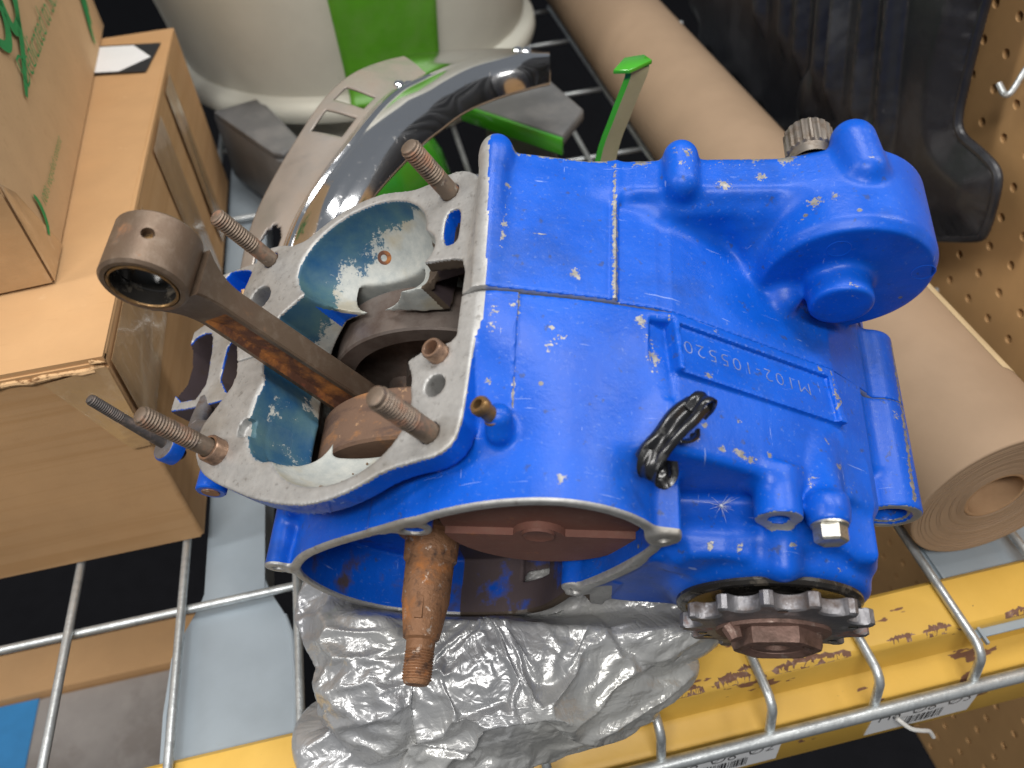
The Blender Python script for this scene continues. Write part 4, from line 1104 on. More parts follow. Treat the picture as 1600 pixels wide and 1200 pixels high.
def cavities(v):
    v.cyl(CR[0], CR[1], 63.5, 52, 146, 0, 2, cut=True)
    v.gextr(bore, 60, 156, 0.5, 0.3, cut=True)
    v.gell((-137, 143, 151), (37.5, 25.5, 33), 1.5, tilt=-0.18)        # far transfer scoop
    v.gell((-112, 131, 151), (19, 13, 20), 1.5)
    v.gell((-131, 53, 151), (37, 27.5, 34), 1.5, tilt=0.2)             # near transfer scoop
    v.gell((-168, 66, 150), (16, 24, 40), 2)
    v.gextr(chaikin([(-82, 127), (-88.5, 128), (-89, 146), (-83, 147), (-80.5, 144), (-80.5, 130)], 2), 136, 156, 0, 0.2, cut=True)
    v.gextr([(-104, 79), (-58, 79), (-58, 117), (-74, 126), (-104, 126)], 60, 142.5, 0, 1.0, cut=True)
    v.gextr([(-108, 110), (-60, 110), (-60, 152), (-104, 152)], 60, 131, 0, 1.0, cut=True)      # inlet pocket under the flange
    v.gcyl(-198, 134, 6.8, 128, 156, cut=True)
    v.gextr(chaikin([(-190, 57), (-189, 65), (-181, 66), (-180, 60), (-184, 56)], 1), 145.5, 156, 0, 0.2, cut=True)
    v.gcyl(-83, 59, 4.6, 130, 156, cut=True)
    v.gcyl(-83, 73, 4.4, 130, 156, cut=True)
    v.gcyl(-88, 158, 4.6, 130, 156, cut=True)
    v.gcyl(-197, 157, 4.6, 130, 156, cut=True)
    v.gcyl(-83, 39, 4.6, 130, 156, cut=True)
    v.gcyl(-199, 51, 5.4, 130, 156, cut=True)

def left_half():
    v = Vol((-275, 5, -84), (76, YP + 2, 118), HV)
    common(v, 5, YP)
    # drum and magneto well
    v.extr(rim, 14, 62, 4, 0.5)
    back = chaikin([(-150, 20), (-135, 98), (-126, 107.5), (-107, 105.4), (-73, 99.3), (-48, 91), (-40, 60), (-60, 20), (-110, 0)], 2)
    def loft(x, y, z, lift=0.0):
        t = np.clip((y - 18) / 72, 0, 1); t = t * t * (3 - 2 * t)
        d2 = poly_sd(x, z, rim) * (1 - t) + poly_sd(x, z, back) * t - lift
        return comb(d2, np.abs(y - (14 + YP + 9) / 2) - (YP + 9 - 14) / 2, 0.5)
    v.op(loft, (-222, 14, -76), (-40, YP + 2, 110), 2.0)
    v.op(lambda x, y, z: np.maximum(np.maximum(loft(x, y, z, 1.1), np.abs(x + 117) - 8.6), np.maximum(48 - y, 60 - z)), (-128, 46, 60), (-106, YP + 2, 112), 0.6)
    # gearbox, rear
    v.extr([(-70, 90), (-50, 92.5), (-12, 70), (25, 47), (40, 33), (41, 10), (34, -28), (0, -50), (-60, -60), (-110, -70), (-155, -70), (-150, 0)], 38, YP + 9, 6, 3.5)
    v.extr([(0, 58), (26, 42), (56, 12.5), (64, 4), (56, -5), (30, -12), (0, 0)], 62, YP + 9, 5, 3)
    v.cyl(52, 8, 14.2, 46, YP + 9, 5, 1.2)
    # shelf under the recess and the sprocket dome
    v.extr([(-70, 40), (-46, 47), (18, 46), (33, 30), (36, 0), (24, -34), (-20, -42), (-72, -34), (-66, 10)], 19, 50, 4, 3.5)
    v.cyl(-2, -1, 43, 8.5, 45, 6, 5)
    v.extr(chaikin([(-84, 8), (-60, 36), (-30, 36), (-25, -38), (-74, -34), (-90, -20)], 1), 15, 45, 8, 4)
    v.capsule((-3, 12, 41), (-3, 26, 46), 6.5, k=5)
    v.extr(chaikin([(-46, 20), (-46, 44), (-20, 47), (-5, 36)], 1), 13, 24, 8, 3)
    # magneto well hollowed out
    inner = rim
    def well(x, y, z):
        return comb(poly_sd(x, z, inner) + 4.0, np.abs(y - 24) - 20, 1.5)
    v.op(well, (-224, 4, -78), (-46, 46, 102), 0.5, cut=True)
    # bosses
    v.cyl(-51.5, 66, 6.4, 13, 48, 5, 0.5)
    v.extr([(-57, 70), (-46, 71), (-45.2, 60), (-54, 56)], 13.5, 44, 3, 0.5)
    v.cyl(-149, 63.5, 7.6, 14, 40, 2.5, 0.5)
    v.extr([(-168, 60), (-150, 74), (-140, 78), (-146, 60), (-156, 58)], 14, 30, 2, 0.5)
    v.cyl(-225, 4, 6.3, 13.5, 46, 4, 0.5)
    v.cyl(-87, -12, 6.5, 14, 44, 4, 0.5)
    v.extr([(-86, -8), (-74, 5), (-66, -2), (-74, -40), (-80, -38)], 14, 26, 2, 0.5)
    v.cyl(-60, -48, 9.5, 26, 50, 4, 0.6)
    v.cyl(-7, 60, 9.2, 24, 44, 6, 0.6)
    v.cyl(12.5, 57, 7.2, 24, 34, 3, 0.6)
    v.capsule((12.5, 30, 56.5), (13, 58, 46), 7.2, 7.5, k=6)
    v.extr([(24, 40), (36, 36), (40, 20), (36, 0), (24, 10)], 16, 60, 5, 4)
    # serial number pad: raised plate with a rim, sits on the sloped rear wall
    c, s_ = math.cos(math.radians(31.7)), math.sin(math.radians(31.7))
    def pad(x, y, z, u0, u1, y0, y1, h0, h1, r):
        a = (x + 48) * c - (z - 92) * s_; h = (x + 48) * s_ + (z - 92) * c + 2.6 - (YP - y) * 0.13
        d = comb(np.maximum(np.abs(a - (u0 + u1) / 2) - (u1 - u0) / 2, np.abs(y - (y0 + y1) / 2) - (y1 - y0) / 2), np.abs(h - (h0 + h1) / 2) - (h1 - h0) / 2, r)
        return d
    def pad_skew(x, y, z):
        a = (x + 48) * c - (z - 92) * s_
        return pad(x, y - 0.0 * a, z, -0.5, 86, 71 + 0.06 * 0, YP + 6, -6, 3.4, 0.4)
    v.op(pad_skew, (-55, 66, 40), (35, YP + 2, 102), 0.8)
    v.op(lambda x, y, z: pad(x, y, z, 2.8, 81.5, 66, 93.5, 1.3, 12, 0.3), (-55, 66, 40), (40, 95, 112), 0.3, cut=True)
    v.op(lambda x, y, z: pad(x, y, z, -8, 0.2, 60, 94, -3.5, 12, 0.3), (-60, 60, 80), (-44, 95, 112), 2.5, cut=True)
    # brass nipple seat
    v.capsule((-112.5, 40, 101), (-112.5, 43, 106), 5.2, k=4)
    cavities(v)
    # holes
    for (x, z, r_, y0, y1) in ((-51.5, 66, 2.4, 8, 40), (-149, 63.5, 2.6, 8, 34), (-225, 4, 2.4, 8, 40), (-87, -12, 2.4, 8, 40), (-7, 60, 3.9, 8, 50), (52, 8, 7.6, 30, 120), (-60, -48, 4, 10, 60), (-149, 63.5, 4.6, 8, 15.2)):
        v.cyl(x, z, r_, y0, y1, 0, 0.1, cut=True)
    v.cyl(52, 8, 9.6, 30, 47.2, 0, 0.1, cut=True)
    # crank bearing passage, window at the bottom of the well
    v.cyl(CR[0], CR[1], 17, 30, 60, 0, 0.5, cut=True)
    v.extr(chaikin([(-118, -40), (-96, -44), (-90, -58), (-104, -70), (-118, -64)], 2), 30, 60, 0.6, 0.5, cut=True)
    v.d = np.maximum(v.d, (v.ax[1][None, :, None] - YP)).astype(np.float32)
    return v

def right_half():
    v = Vol((-308, YP - 2, -84), (82, 186, 128), HV)
    common(v, YP, 180)
    # upper case with the flat panel
    v.extr(chaikin([(-140, 40), (-128, 104), (-119, 107.3), (-107, 105), (-73, 99), (-48, 92), (-40, 60), (-60, 20), (-110, 10)], 1), YP - 9, 171, 8, 0.8)
    v.extr([(-127, 60), (-127, 108.5), (-121, 110), (-107, 107.6), (-74, 101.2), (-73, 99), (-73, 60)], YP + 0.3, 171, 0.8, 0.6)
    v.capsule((-122.5, YP + 2, 104), (-122.5, 167, 110.5), 5.0, 6.5, k=4)
    v.extr([(-73.5, 60), (-73.5, 100.6), (-70.5, 101.4), (-69.5, 99.6), (-69.5, 60)], YP + 0.3, 171, 0.8, 0.4)
    # rear wall
    v.extr([(-75, 97), (-48, 92), (-12, 70), (25, 47), (45, 27), (60, -6), (34, -28), (0, -50), (-60, -60), (-110, -70), (-155, -70), (-150, 0)], YP - 9, 172, 4, 2)
    v.extr([(0, 58), (26, 42), (56, 12.5), (64, 4), (56, -5), (30, -12), (0, 0)], YP - 9, 138, 3, 2)
    v.cyl(52, 8, 14.2, YP - 9, 137, 4, 1.5)
    # upper far ledge
    v.extr([(-78, 60), (-78, 99), (-62, 103), (20, 102.5), (30, 60)], 152, 172, 7, 4)
    v.extr([(-62, 90), (-50, 97), (10, 96), (20, 60), (-20, 60)], 147, 172, 9, 4)
    # round gear housing with its boss
    v.cyl(28, 71, 37.5, 131, 172, 7, 3.5)
    v.cyl(28, 71, 35.5, 128.5, 133, 3.0, 1.6)
    v.cyl(25, 71, 13.4, 115.5, 140, 4, 2)
    v.capsule((2, 136, 58), (4, 126, 62), 9, 6.5, k=6)
    v.capsule((-12, 150, 84), (-8, 138, 70), 7, 3, k=9)
    # bolt bosses on the far edge
    v.capsule((-43, 156.5, 103.5), (-43, 170, 104.5), 7.5, k=3.5)
    v.capsule((31, 160, 105.5), (28, 174, 107.5), 9.4, k=3.5)
    v.capsule((-122, 166, 108), (-122, 171, 110), 7, k=3)
    # front engine mount: frame with two deep channels
    v.gextr(chaikin([(-200, 150), (-216, 152), (-228, 152), (-268, 158), (-288, 150), (-294, 128), (-290, 102), (-264, 99), (-200, 99)], 1), 70, 124, 3, 1.0)
    v.gextr(chaikin([(-214, 178), (-226, 180), (-262, 196), (-282, 190), (-284, 170), (-262, 160), (-205, 150)], 1), 100, 126, 3, 1.0)
    cavities(v)
    v.gextr(chaikin([(-283, 146), (-267, 149), (-262, 140), (-257, 104), (-282, 106), (-287, 128)], 1), 84, 140, 0, 0.4, cut=True)
    v.gextr(chaikin([(-249, 143), (-226, 143), (-219, 130), (-218, 104), (-247, 103)], 1), 84, 134, 0, 0.4, cut=True)
    v.gextr(chaikin([(-226, 173), (-258, 188), (-268, 180), (-256, 166), (-226, 158)], 1), 106, 140, 0, 0.4, cut=True)
    v.gcyl(-275, 184, 3.2, 100, 140, cut=True)
    v.cyl(52, 8, 7.6, 60, 150, 0, 0.1, cut=True)
    v.d = np.maximum(v.d, (YP + 0.15 - v.ax[1][None, :, None])).astype(np.float32)
    return v

CHIPS = [  # (x, y, z, radius) worn-through spots
    (-43, 160, 108, 4), (-41, 166, 110, 3), (-46, 168, 109, 3), (-10, 160, 103, 3.2), (-25, 156, 102, 3.5), (-12, 170, 103, 6), (-28, 171, 103, 7), (-60, 171, 103, 6), (2, 171, 103, 6),
    (10, 145, 106, 4), (17, 145, 108, 3), (5, 138, 100, 3), (-4, 139, 96, 2.5), (27, 117, 87, 4), (31, 160, 113, 3), (-87, 109, 103.5, 3), (-116, 130, 107.5, 2.2), (-116, 124, 107.5, 2.2), (-116, 136, 107.5, 2.0), (-116, 150, 108, 2),
    (-95, 84, 104, 3), (-92, 80, 104, 4), (-96, 75, 104, 2.6), (-60, 92, 96, 4), (-57, 84, 95, 4), (-55, 77, 94, 4), (-54, 72, 94, 3), (-110, 92, 107, 3), (-117, 88, 107, 4), (-117, 82, 106, 4),
    (-30, 60, 83, 1.6), (-22, 58, 77, 1.5), (-36, 52, 85, 2), (-40, 45, 87, 2.6), (-24, 45, 78, 3), (-10, 47, 70, 2.2), (3, 44, 62, 2.6), (15, 55, 52, 1.8), (20, 50, 50, 3), (25, 44, 44, 3), (-18, 43, 74, 3.2), (-22, 44, 76, 2.6), (-30, 44, 81, 1.8),
    (8, 40, 56, 5), (5, 34, 52, 5), (58, 90, 12, 6), (62, 80, 8, 7), (64, 70, 5, 6), (62, 98, 9, 6), (66, 60, 2, 7), (64, 52, 4, 7), (60, 56, 14, 3),
    (22, 78, 55, 3), (24, 84, 53, 2.6), (18, 96, 53, 2), (-5, 85, 72, 1.8), (-30, 96, 84, 1.8), (-34, 73, 85, 2.2),
    (-90, 22, 102, 3), (-70, 20, 97, 2), (-64, 33, 97, 2), (-118, 60, 104, 2.5), (-20, 17, 46, 3), (-32, 17, 47, 3), (0, 18, 47, 2.5), (33, 30, 22, 2.5), (20, 12, 36, 2),
    ]
CHIP_LINES = [((-70.5, 99, 100.5), (-71, 168, 101.2), 1.5), ((-108.4, 98, 106), (-108.4, 50, 101), 0.7), ((-116.5, 118, 108.5), (-116.5, 140, 109), 0.9), ((-49, 74, 95), (-49, 97, 92), 0.8),
    ((-120, 170.5, 112), (-75, 171, 101), 1.6), ((-60, 171.5, 103), (10, 171.5, 103), 1.4), ((36, 94, 48), (22, 76, 52), 0.8), ((24, 78, 54), (24, 96, 50), 1.2), ((60, 50, 19), (64, 134, 14), 1.6), ((-126, 60, 98), (-127, 98, 107), 1.2), ((-88, 108, 104.5), (-84, 108.6, 104), 0.5), ((-106, 127, 107.5), (-98, 127.5, 106), 0.4), ((-80, 80, 102), (-76, 68, 101), 0.5), ((16, 62, 54), (22, 48, 50), 0.5)]
def make_case(v, name, label):
    P, Q = v.mesh()
    me = bpy.data.meshes.new(name)
    n, m = len(P), len(Q)
    me.vertices.add(n); me.vertices.foreach_set('co', ((P - np.array(BASE)) * MM).astype(np.float32).ravel())
    me.loops.add(4 * m); me.loops.foreach_set('vertex_index', Q.astype(np.int32).ravel())
    me.polygons.add(m); me.polygons.foreach_set('loop_start', np.arange(0, 4 * m, 4, dtype=np.int32)); me.polygons.foreach_set('loop_total', np.full(m, 4, np.int32))
    me.update(calc_edges=True)
    me.materials.append(M['case'])
    me.polygons.foreach_set('use_smooth', np.ones(m, bool)); me.set_sharp_from_angle(angle=math.radians(48))
    G = v.grad(P, 0.8)
    lap = sum(v.sample(P + np.eye(3)[k] * 2.2) + v.sample(P - np.eye(3)[k] * 2.2) for k in range(3)) / 6.0
    off = P @ np.array(NV); u = P @ np.array(LV); yy = P[:, 1]
    top = (off > 149.0) & (u < -63)
    rd = poly_sd(P[:, 0], P[:, 2], rim)
    rimf = (yy < 15.0) & (P[:, 0] < -44) & ((np.abs(rd + 2) < 3.2) | (np.hypot(P[:, 0] + 51.5, P[:, 2] - 66) < 8) | (np.hypot(P[:, 0] + 149, P[:, 2] - 63.5) < 12) | (np.hypot(P[:, 0] + 225, P[:, 2] - 4) < 8) | (np.hypot(P[:, 0] + 87, P[:, 2] + 12) < 9) | ((P[:, 0] < -70) & (P[:, 0] > -84) & (P[:, 2] < -4)))
    ends = (G[:, 1] < -0.8) & (((np.hypot(P[:, 0] + 7, P[:, 2] - 60) < 9.3) & (yy < 25)) | ((np.hypot(P[:, 0] - 52, P[:, 2] - 8) < 14.5) & (yy < 48)) | ((np.hypot(P[:, 0] + 60, P[:, 2] + 48) < 9.6) & (yy < 27)))
    frame = (np.abs(off - 124.5) < 2.2) & (G @ np.array(NV) > 0.7) & (u < -214)
    part_f = (np.abs(yy - YP) < 0.5) & (np.abs(G[:, 1]) > 0.9)
    bare = (top | rimf | ends | frame | part_f).astype(np.float32)
    rc = np.hypot(P[:, 0] - CR[0], P[:, 2] - CR[1])
    inner = ((rc < 64.4) & (yy > 51) & (yy < 147))
    for c, r3 in (((-137, 143, 151), (40, 28, 35)), ((-131, 53, 151), (39.5, 30, 36)), ((-168, 66, 150), (18, 26, 42)), ((-112, 131, 151), (21, 15, 22))):
        inner |= ((((u - c[0]) / r3[0]) ** 2 + ((yy - c[1]) / r3[1]) ** 2 + ((off - c[2]) / r3[2]) ** 2) < 1.06) & (off < 149.3)
    inner |= (off < 149.2) & (off > 60) & (u > -186) & (u < -73.5) & (yy > 50) & (yy < 126) & (rc > 40) & (poly_sd(u, yy, bore) < 1.0)
    inner &= ~top
    inner &= ~((u > -100) & (yy > 78) & (yy < 131) & (off < 139.8))
    # old paint survives on the outer rim of the scoops and left wall, flaked in the middle
    flake = np.clip(1.1 + (u + 140) / 70 - (off - 122) / 34 - np.maximum(0, yy - 148) / 45, 0, 1)
    near = yy < 80
    flake[near] = np.clip(0.95 + (u[near] + 150) / 45, 0, 1)
    chip = np.zeros(n, np.float32)
    for x, y, z, r_ in CHIPS:
        dd = np.sqrt((P[:, 0] - x) ** 2 + (P[:, 1] - y) ** 2 + ((P[:, 2] - z) * 0.45) ** 2)
        hh = (x * 7.13 + y * 3.7) % 1.0
        if hh < 0.45: chip = np.maximum(chip, np.clip(0.66 - 0.30 * dd / (r_ * 1.3), 0, 1))
        else: chip = np.maximum(chip, np.clip(1.0 - 0.55 * dd / (r_ * (0.5 + 0.6 * hh)), 0, 1))
    for a_, b_, r_ in CHIP_LINES:
        a_, b_ = np.array(a_, float), np.array(b_, float); ee = b_ - a_
        t_ = np.clip(((P - a_) @ ee) / (ee @ ee), 0, 1)
        dd = np.linalg.norm((P - a_ - t_[:, None] * ee) * np.array((1, 1, .5)), axis=1)
        chip = np.maximum(chip, np.clip(1.0 - 0.5 * dd / r_, 0, 1))
    wear = np.clip((lap - 0.30) * 1.15, 0, 1)
    wear[yy > 165] = np.clip(wear[yy > 165] * 1.5 + 0.05, 0, 1)
    wear[np.abs(yy - YP) < 3.2] *= 0.35
    for hu, hy, hr in ((-198, 134, 8), (-185, 61, 8), (-83, 59, 6), (-83, 73, 6)):
        bare[(np.hypot(u - hu, yy - hy) < hr) & (off > 126)] = 1
    soil_shade = np.zeros(n)
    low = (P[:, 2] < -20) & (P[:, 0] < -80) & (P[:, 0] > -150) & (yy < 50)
    soil_shade[low] = 0.75
    soil_shade[(u > -106) & (u < -74) & (yy > 116.5) & (yy < 124.5) & (off < 148.9) & (off > 100)] = 1.2  # far bore wall painted dark, shade of a deep port
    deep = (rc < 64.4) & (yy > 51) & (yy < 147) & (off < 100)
    soil_shade[deep] = 0.55
    soil_shade[(rd < -3.4) & (yy > 15.5) & (yy < 47) & (P[:, 2] < 60)] = np.maximum(soil_shade[(rd < -3.4) & (yy > 15.5) & (yy < 47) & (P[:, 2] < 60)], 0.40)  # well interior: oil stain plus painted shade to darken the floor
    soil_shade[(u < -214) & (off < 122.8) & (yy > 98) & (yy < 154) & (off > 60)] = 1.5  # inside of the front mount channels coloured dark brown
    soil_shade[(u > -109) & (u < -56) & (yy > 78) & (yy < 153) & (off < 141.8) & (off > 58)] = 1.5  # inlet pocket: depth shade painted in as dark brown
    for a, val in (('bare', bare), ('inner', inner), ('wear', wear), ('chip', chip), ('soil_shade', soil_shade), ('flake', flake)):
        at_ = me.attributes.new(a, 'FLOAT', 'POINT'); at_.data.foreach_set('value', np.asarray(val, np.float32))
    o = link(name, me, engine)
    o['label'] = label
    return o
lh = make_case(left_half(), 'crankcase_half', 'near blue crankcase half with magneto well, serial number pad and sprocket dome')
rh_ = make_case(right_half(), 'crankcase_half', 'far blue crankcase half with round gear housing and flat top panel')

# ---- stamped serial number on the pad (reads from the far side)
c, s_ = math.cos(math.radians(31.7)), math.sin(math.radians(31.7))
def padpt(a, y, h):
    h = h - 2.6 + (YP - y) * 0.13
    return (-48 + a * c + h * s_, y, 92 - a * s_ + h * c)
V, F = text_verts('M102-105520', 9.0, offset=-0.17, space=1.2)
w = V[:, 0].max()
V = [padpt(71 - q[0] * 66 / w, 87.0 - q[1] * 1.0, 1.42) for q in V]
part('serial_number', V, M['stamped'], lh, 0, F)
# cast number on the edge of the flange
V, F = text_verts('80K7-36', 7.5, offset=-0.05)
w = V[:, 0].max()
fe = [(-160, 22.2), (-152, 19.7), (-138, 17.6), (-125, 18.6), (-113, 21.6), (-104, 25.4)]
fe = catmull(fe, 8); seg = np.hypot(*(np.diff(fe, axis=0).T)); cum = np.r_[0, np.cumsum(seg)]
W = []
for q in V:
    s1 = 6 + q[0] / w * 40
    uu = np.interp(s1, cum, fe[:, 0]); vv = np.interp(s1, cum, fe[:, 1])
    W.append(tuple(gp3(uu, vv - 0.35, 141.2 + q[1])))
part('cast_number', W, M['case'], lh, 0, F)

# rusty oil feed hole in the far scoop
hc = gp3(-143.6, 157.2, 125.8)
part('oil_feed_hole', MB().lathe([(-3, 1.6), (0.3, 1.7), (0.6, 2.6), (0.1, 4.6), (-0.8, 5.6)], hc, NV * 0.71 + LV * 0.1 + Vector((0, -0.69, 0)), 20, cap=False), M['rod_rust'], rh_)
# ---- studs
def thread(L, r, pitch, t0, t1, tip=1.0, depth=0.55):
    p = [(-14, r * 0.96), (t0 - 0.8, r * 0.96), (t0, r - depth)]
    t = t0
    while t < t1:
        p += [(t + pitch * 0.1, r - depth), (t + pitch * 0.45, r), (t + pitch * 0.6, r), (t + pitch * 0.95, r - depth)]
        t += pitch
    p += [(L - tip, r - depth), (L - 0.35 * tip, r - depth - 0.25), (L, r - depth - tip * 0.9), (L + 0.25, 0.01)]
    return p
for u, y, L, r_, (dx, dy) in ((-88, 158, 31, 4.55, (0, 0)), (-197, 157, 37, 4.3, (0.02, 0)), (-83, 39, 32, 4.6, (0.0, -0.01)), (-199, 51, 42, 4.3, (0.01, -0.02))):
    ax = NV + LV * dx + Vector((0, dy, 0))
    part('stud', MB().lathe(thread(L, r_, 1.5, L * 0.33, L - 2), gp3(u, y), ax, 28), M['stud'])
part('stud_sleeve', MB().lathe([(-4, 6.2), (5.6, 6.2), (6.2, 5.8), (6.2, 4.7), (2, 4.6), (-4, 4.6)], gp3(-199, 51), NV, 32), M['copper_sleeve'])
part('dowel_sleeve', MB().lathe([(-6, 4.5), (4.8, 4.5), (5.4, 4.1), (5.4, 3.2), (4.8, 2.9), (-6, 2.9)], gp3(-83, 73), NV, 32), M['copper_sleeve'])
# slim stud on its own lug at the front
part('slim_stud', MB().lathe(thread(44, 2.9, 1.1, 25, 42, 1.2, 0.4), gp3(-268, 76, 133), NV + Vector((0, 0.09, 0)), 20), M['stud_dark'])
lug = MB().lathe([(-9, 7.2), (-2.2, 7.6), (-1.2, 7.0)], gp3(-267, 74, 133), NV, 28)
part('stud_lug', lug, M['case'])
part('stud_lug_face', MB().lathe([(-1.3, 6.95), (-1.0, 6.7), (-1.0, 3.0)], gp3(-267, 74, 133), NV, 28), M['sprocket'])
arm = MB().sweep(catmull([tuple(gp3(-196, 62, 140)), tuple(gp3(-214, 70, 140)), tuple(gp3(-236, 76, 136)), tuple(gp3(-252, 88, 126)), tuple(gp3(-258, 104, 120))], 6).tolist(), 4.6, 12)
part('front_brace', arm, M['sprocket'])
fbp = gp3(-209, 0, 141)
part('front_boss', MB().lathe([(37, 6.2), (37.6, 6.8), (60, 6.8)], fbp, (0, 1, 0), 28), M['case'])
part('front_boss_plug', MB().lathe([(36.7, 0.01), (36.7, 4.0), (37.4, 4.4)], fbp, (0, 1, 0), 20), M['rust'])

# ---- crank assembly
pin = LV * -173.5 + NV * 58 + Vector((0, 0, 0)); pin.y = YP
def web(y0, y1, rad, mat, recess):
    m = MB()
    c0 = Vector((CR[0], 0, CR[1]))
    if recess:
        m.lathe([(y1, 0.01), (y1, rad - 1), (y1 - 1, rad), (y0 + 1, rad), (y0, rad - 1), (y0, rad - 10), (y0 + 12, rad - 11), (y0 + 12, 24), (y0 + 2, 23), (y0 + 2, 0.01)], c0, (0, 1, 0), 96)
    else:
        m.lathe([(y1, 0.01), (y1, rad - 1.2), (y1 - 1.2, rad), (y0 + 1.2, rad), (y0, rad - 1.2), (y0, 0.01)], c0, (0, 1, 0), 96)
    return part('crank_web', m, mat, smooth=30)
web(58, 84, 60, M['web_orange'], False)
web(114, 139, 60, M['web_steel'], True)
part('crank_pin', MB().lathe([(-32, 11), (32, 11)], pin, (0, 1, 0), 32), M['web_steel'])
part('big_end_washer', MB().lathe([(9.5, 12), (9.5, 19), (11.5, 19), (11.5, 12)], pin, (0, 1, 0), 40, closed=True), M['web_orange'])

# ---- connecting rod: I-beam, small end with bush
se = LV * -173.7 + NV * 221.5 + Vector((0, YP, 0))
L_ = 163.5
def rfr(a, b, d): return tuple(pin + NV * b + LV * a + Vector((0, d, 0)))
m = MB()
sec = []
N_ = 40; V = []; F = []
for i in range(N_ + 1):
    t = i / N_; b = 14 + t * (L_ - 14 - 13.9)
    hw = 12.0 - 2.6 * min(1, t * 1.2)                     # half width across the beam
    if t > 0.82: hw += 4.5 * ((t - 0.82) / 0.18) ** 2
    if t < 0.16: hw += 4.5 * ((0.16 - t) / 0.16) ** 2
    ht = 6.0 + (5.0 * ((t - 0.84) / 0.16) ** 2 if t > 0.84 else 0)                                             # half thickness (along the crank)
    rc_ = 3.2 * min(1, max(0, min((t - 0.07) * 14, (0.86 - t) * 14)))  # recess depth of the I-section
    fw = 3.0
    ring_ = [(-hw, ht - .8), (-hw + .8, ht), (-hw + fw, ht), (-hw + fw + 1.2, ht - rc_), (hw - fw - 1.2, ht - rc_), (hw - fw, ht), (hw - .8, ht), (hw, ht - .8), (hw, -ht + .8), (hw - .8, -ht), (hw - fw, -ht), (hw - fw - 1.2, -ht + rc_), (-hw + fw + 1.2, -ht + rc_), (-hw + fw, -ht), (-hw + .8, -ht), (-hw, -ht + .8)]
    V += [rfr(a, b, d) for a, d in ring_]
n = 16; mi = []
for i in range(N_):
    for j in range(n):
        F.append((i * n + j, i * n + (j + 1) % n, (i + 1) * n + (j + 1) % n, (i + 1) * n + j)); mi.append(1 if (j in (2, 3, 4, 10, 11, 12) and 0.08 < i / N_ < 0.84) else 0)
F += [tuple(reversed(range(n))), tuple(range(N_ * n, N_ * n + n))]; mi += [0, 0]
rod = part('connecting_rod', V, [M['rod_steel'], M['rod_rust']], engine, 40, F, mi)
# small end: barrel with an oil hole through its crown (built from a grid so the hole is real)
def barrel(ro, ri, hl, hole_r, mat, name, parent, org, chamf=1.2):
    nA, nY = 144, 30; V = []; F = []
    ys = [-hl, -hl + chamf] + list(np.linspace(-hl + chamf + 0.6, hl - chamf - 0.6, nY)) + [hl - chamf, hl]
    def pt(rr, a, y): return org + (NV * math.cos(a) + LV * math.sin(a)) * rr + Vector((0, y, 0))
    for y in ys:
        rr = ro - (chamf if abs(y) == hl else 0)
        for k in range(nA):
            a = 2 * math.pi * k / nA
            # pull grid vertices near the hole outline onto it
            ax_ = (a if a < math.pi else a - 2 * math.pi) * rr + 0.0; d = math.hypot(ax_ - hole_o[0], y - hole_o[1])
            yy, aa = y, a
            if hole_r and 0.55 * hole_r < d < 1.45 * hole_r:
                s = hole_r / d; yy = hole_o[1] + (y - hole_o[1]) * s; aa = (hole_o[0] + (ax_ - hole_o[0]) * s) / rr
            V.append(pt(rr, aa, yy))
    nR = len(ys); inner0 = len(V)
    for y in ys:
        rr = ri + (0.5 if abs(y) == hl else 0)
        for k in range(nA): V.append(pt(rr, 2 * math.pi * k / nA, y))
    def skip(i, k):
        y = (ys[i] + ys[i + 1]) / 2; a = 2 * math.pi * (k + .5) / nA; ax_ = (a if a < math.pi else a - 2 * math.pi) * ro
        return hole_r and math.hypot(ax_ - hole_o[0], y - hole_o[1]) < hole_r * 0.98
    for i in range(nR - 1):
        for k in range(nA):
            k2 = (k + 1) % nA
            if not skip(i, k):
                F.append((i * nA + k, (i + 1) * nA + k, (i + 1) * nA + k2, i * nA + k2))
                F.append((inner0 + i * nA + k, inner0 + i * nA + k2, inner0 + (i + 1) * nA + k2, inner0 + (i + 1) * nA + k))
    for k in range(nA):
        k2 = (k + 1) % nA
        F.append((k, k2, inner0 + k2, inner0 + k)); F.append(((nR - 1) * nA + k, inner0 + (nR - 1) * nA + k, inner0 + (nR - 1) * nA + k2, (nR - 1) * nA + k2))
    return part(name, V, mat, parent, 35, F)
HA = 0.80
hole_o = (16.9 * HA, 1.0)
barrel(16.9, 13.4, 12.6, 2.5, M['rod_steel'], 'small_end', rod, se)
part('oil_hole_wall', MB().lathe([(13.0, 2.52), (16.5, 2.52), (16.95, 2.6)], se + Vector((0, 1.0, 0)), NV * math.cos(HA) + LV * math.sin(HA), 20, cap=False), M['rod_steel'], rod)
part('small_end_bush', MB().lathe([(-12.9, 13.35), (-12.9, 12.5), (-12.2, 12.2), (-6, 12.1), (-5.6, 11.5), (5.6, 11.5), (6, 12.1), (12.2, 12.2), (12.9, 12.5), (12.9, 13.35)], se, (0, 1, 0), 64, closed=True), [M['brass'], M['seal']], rod, midx=[1 if 2 <= f_ // 64 <= 6 else 0 for f_ in range(640)])

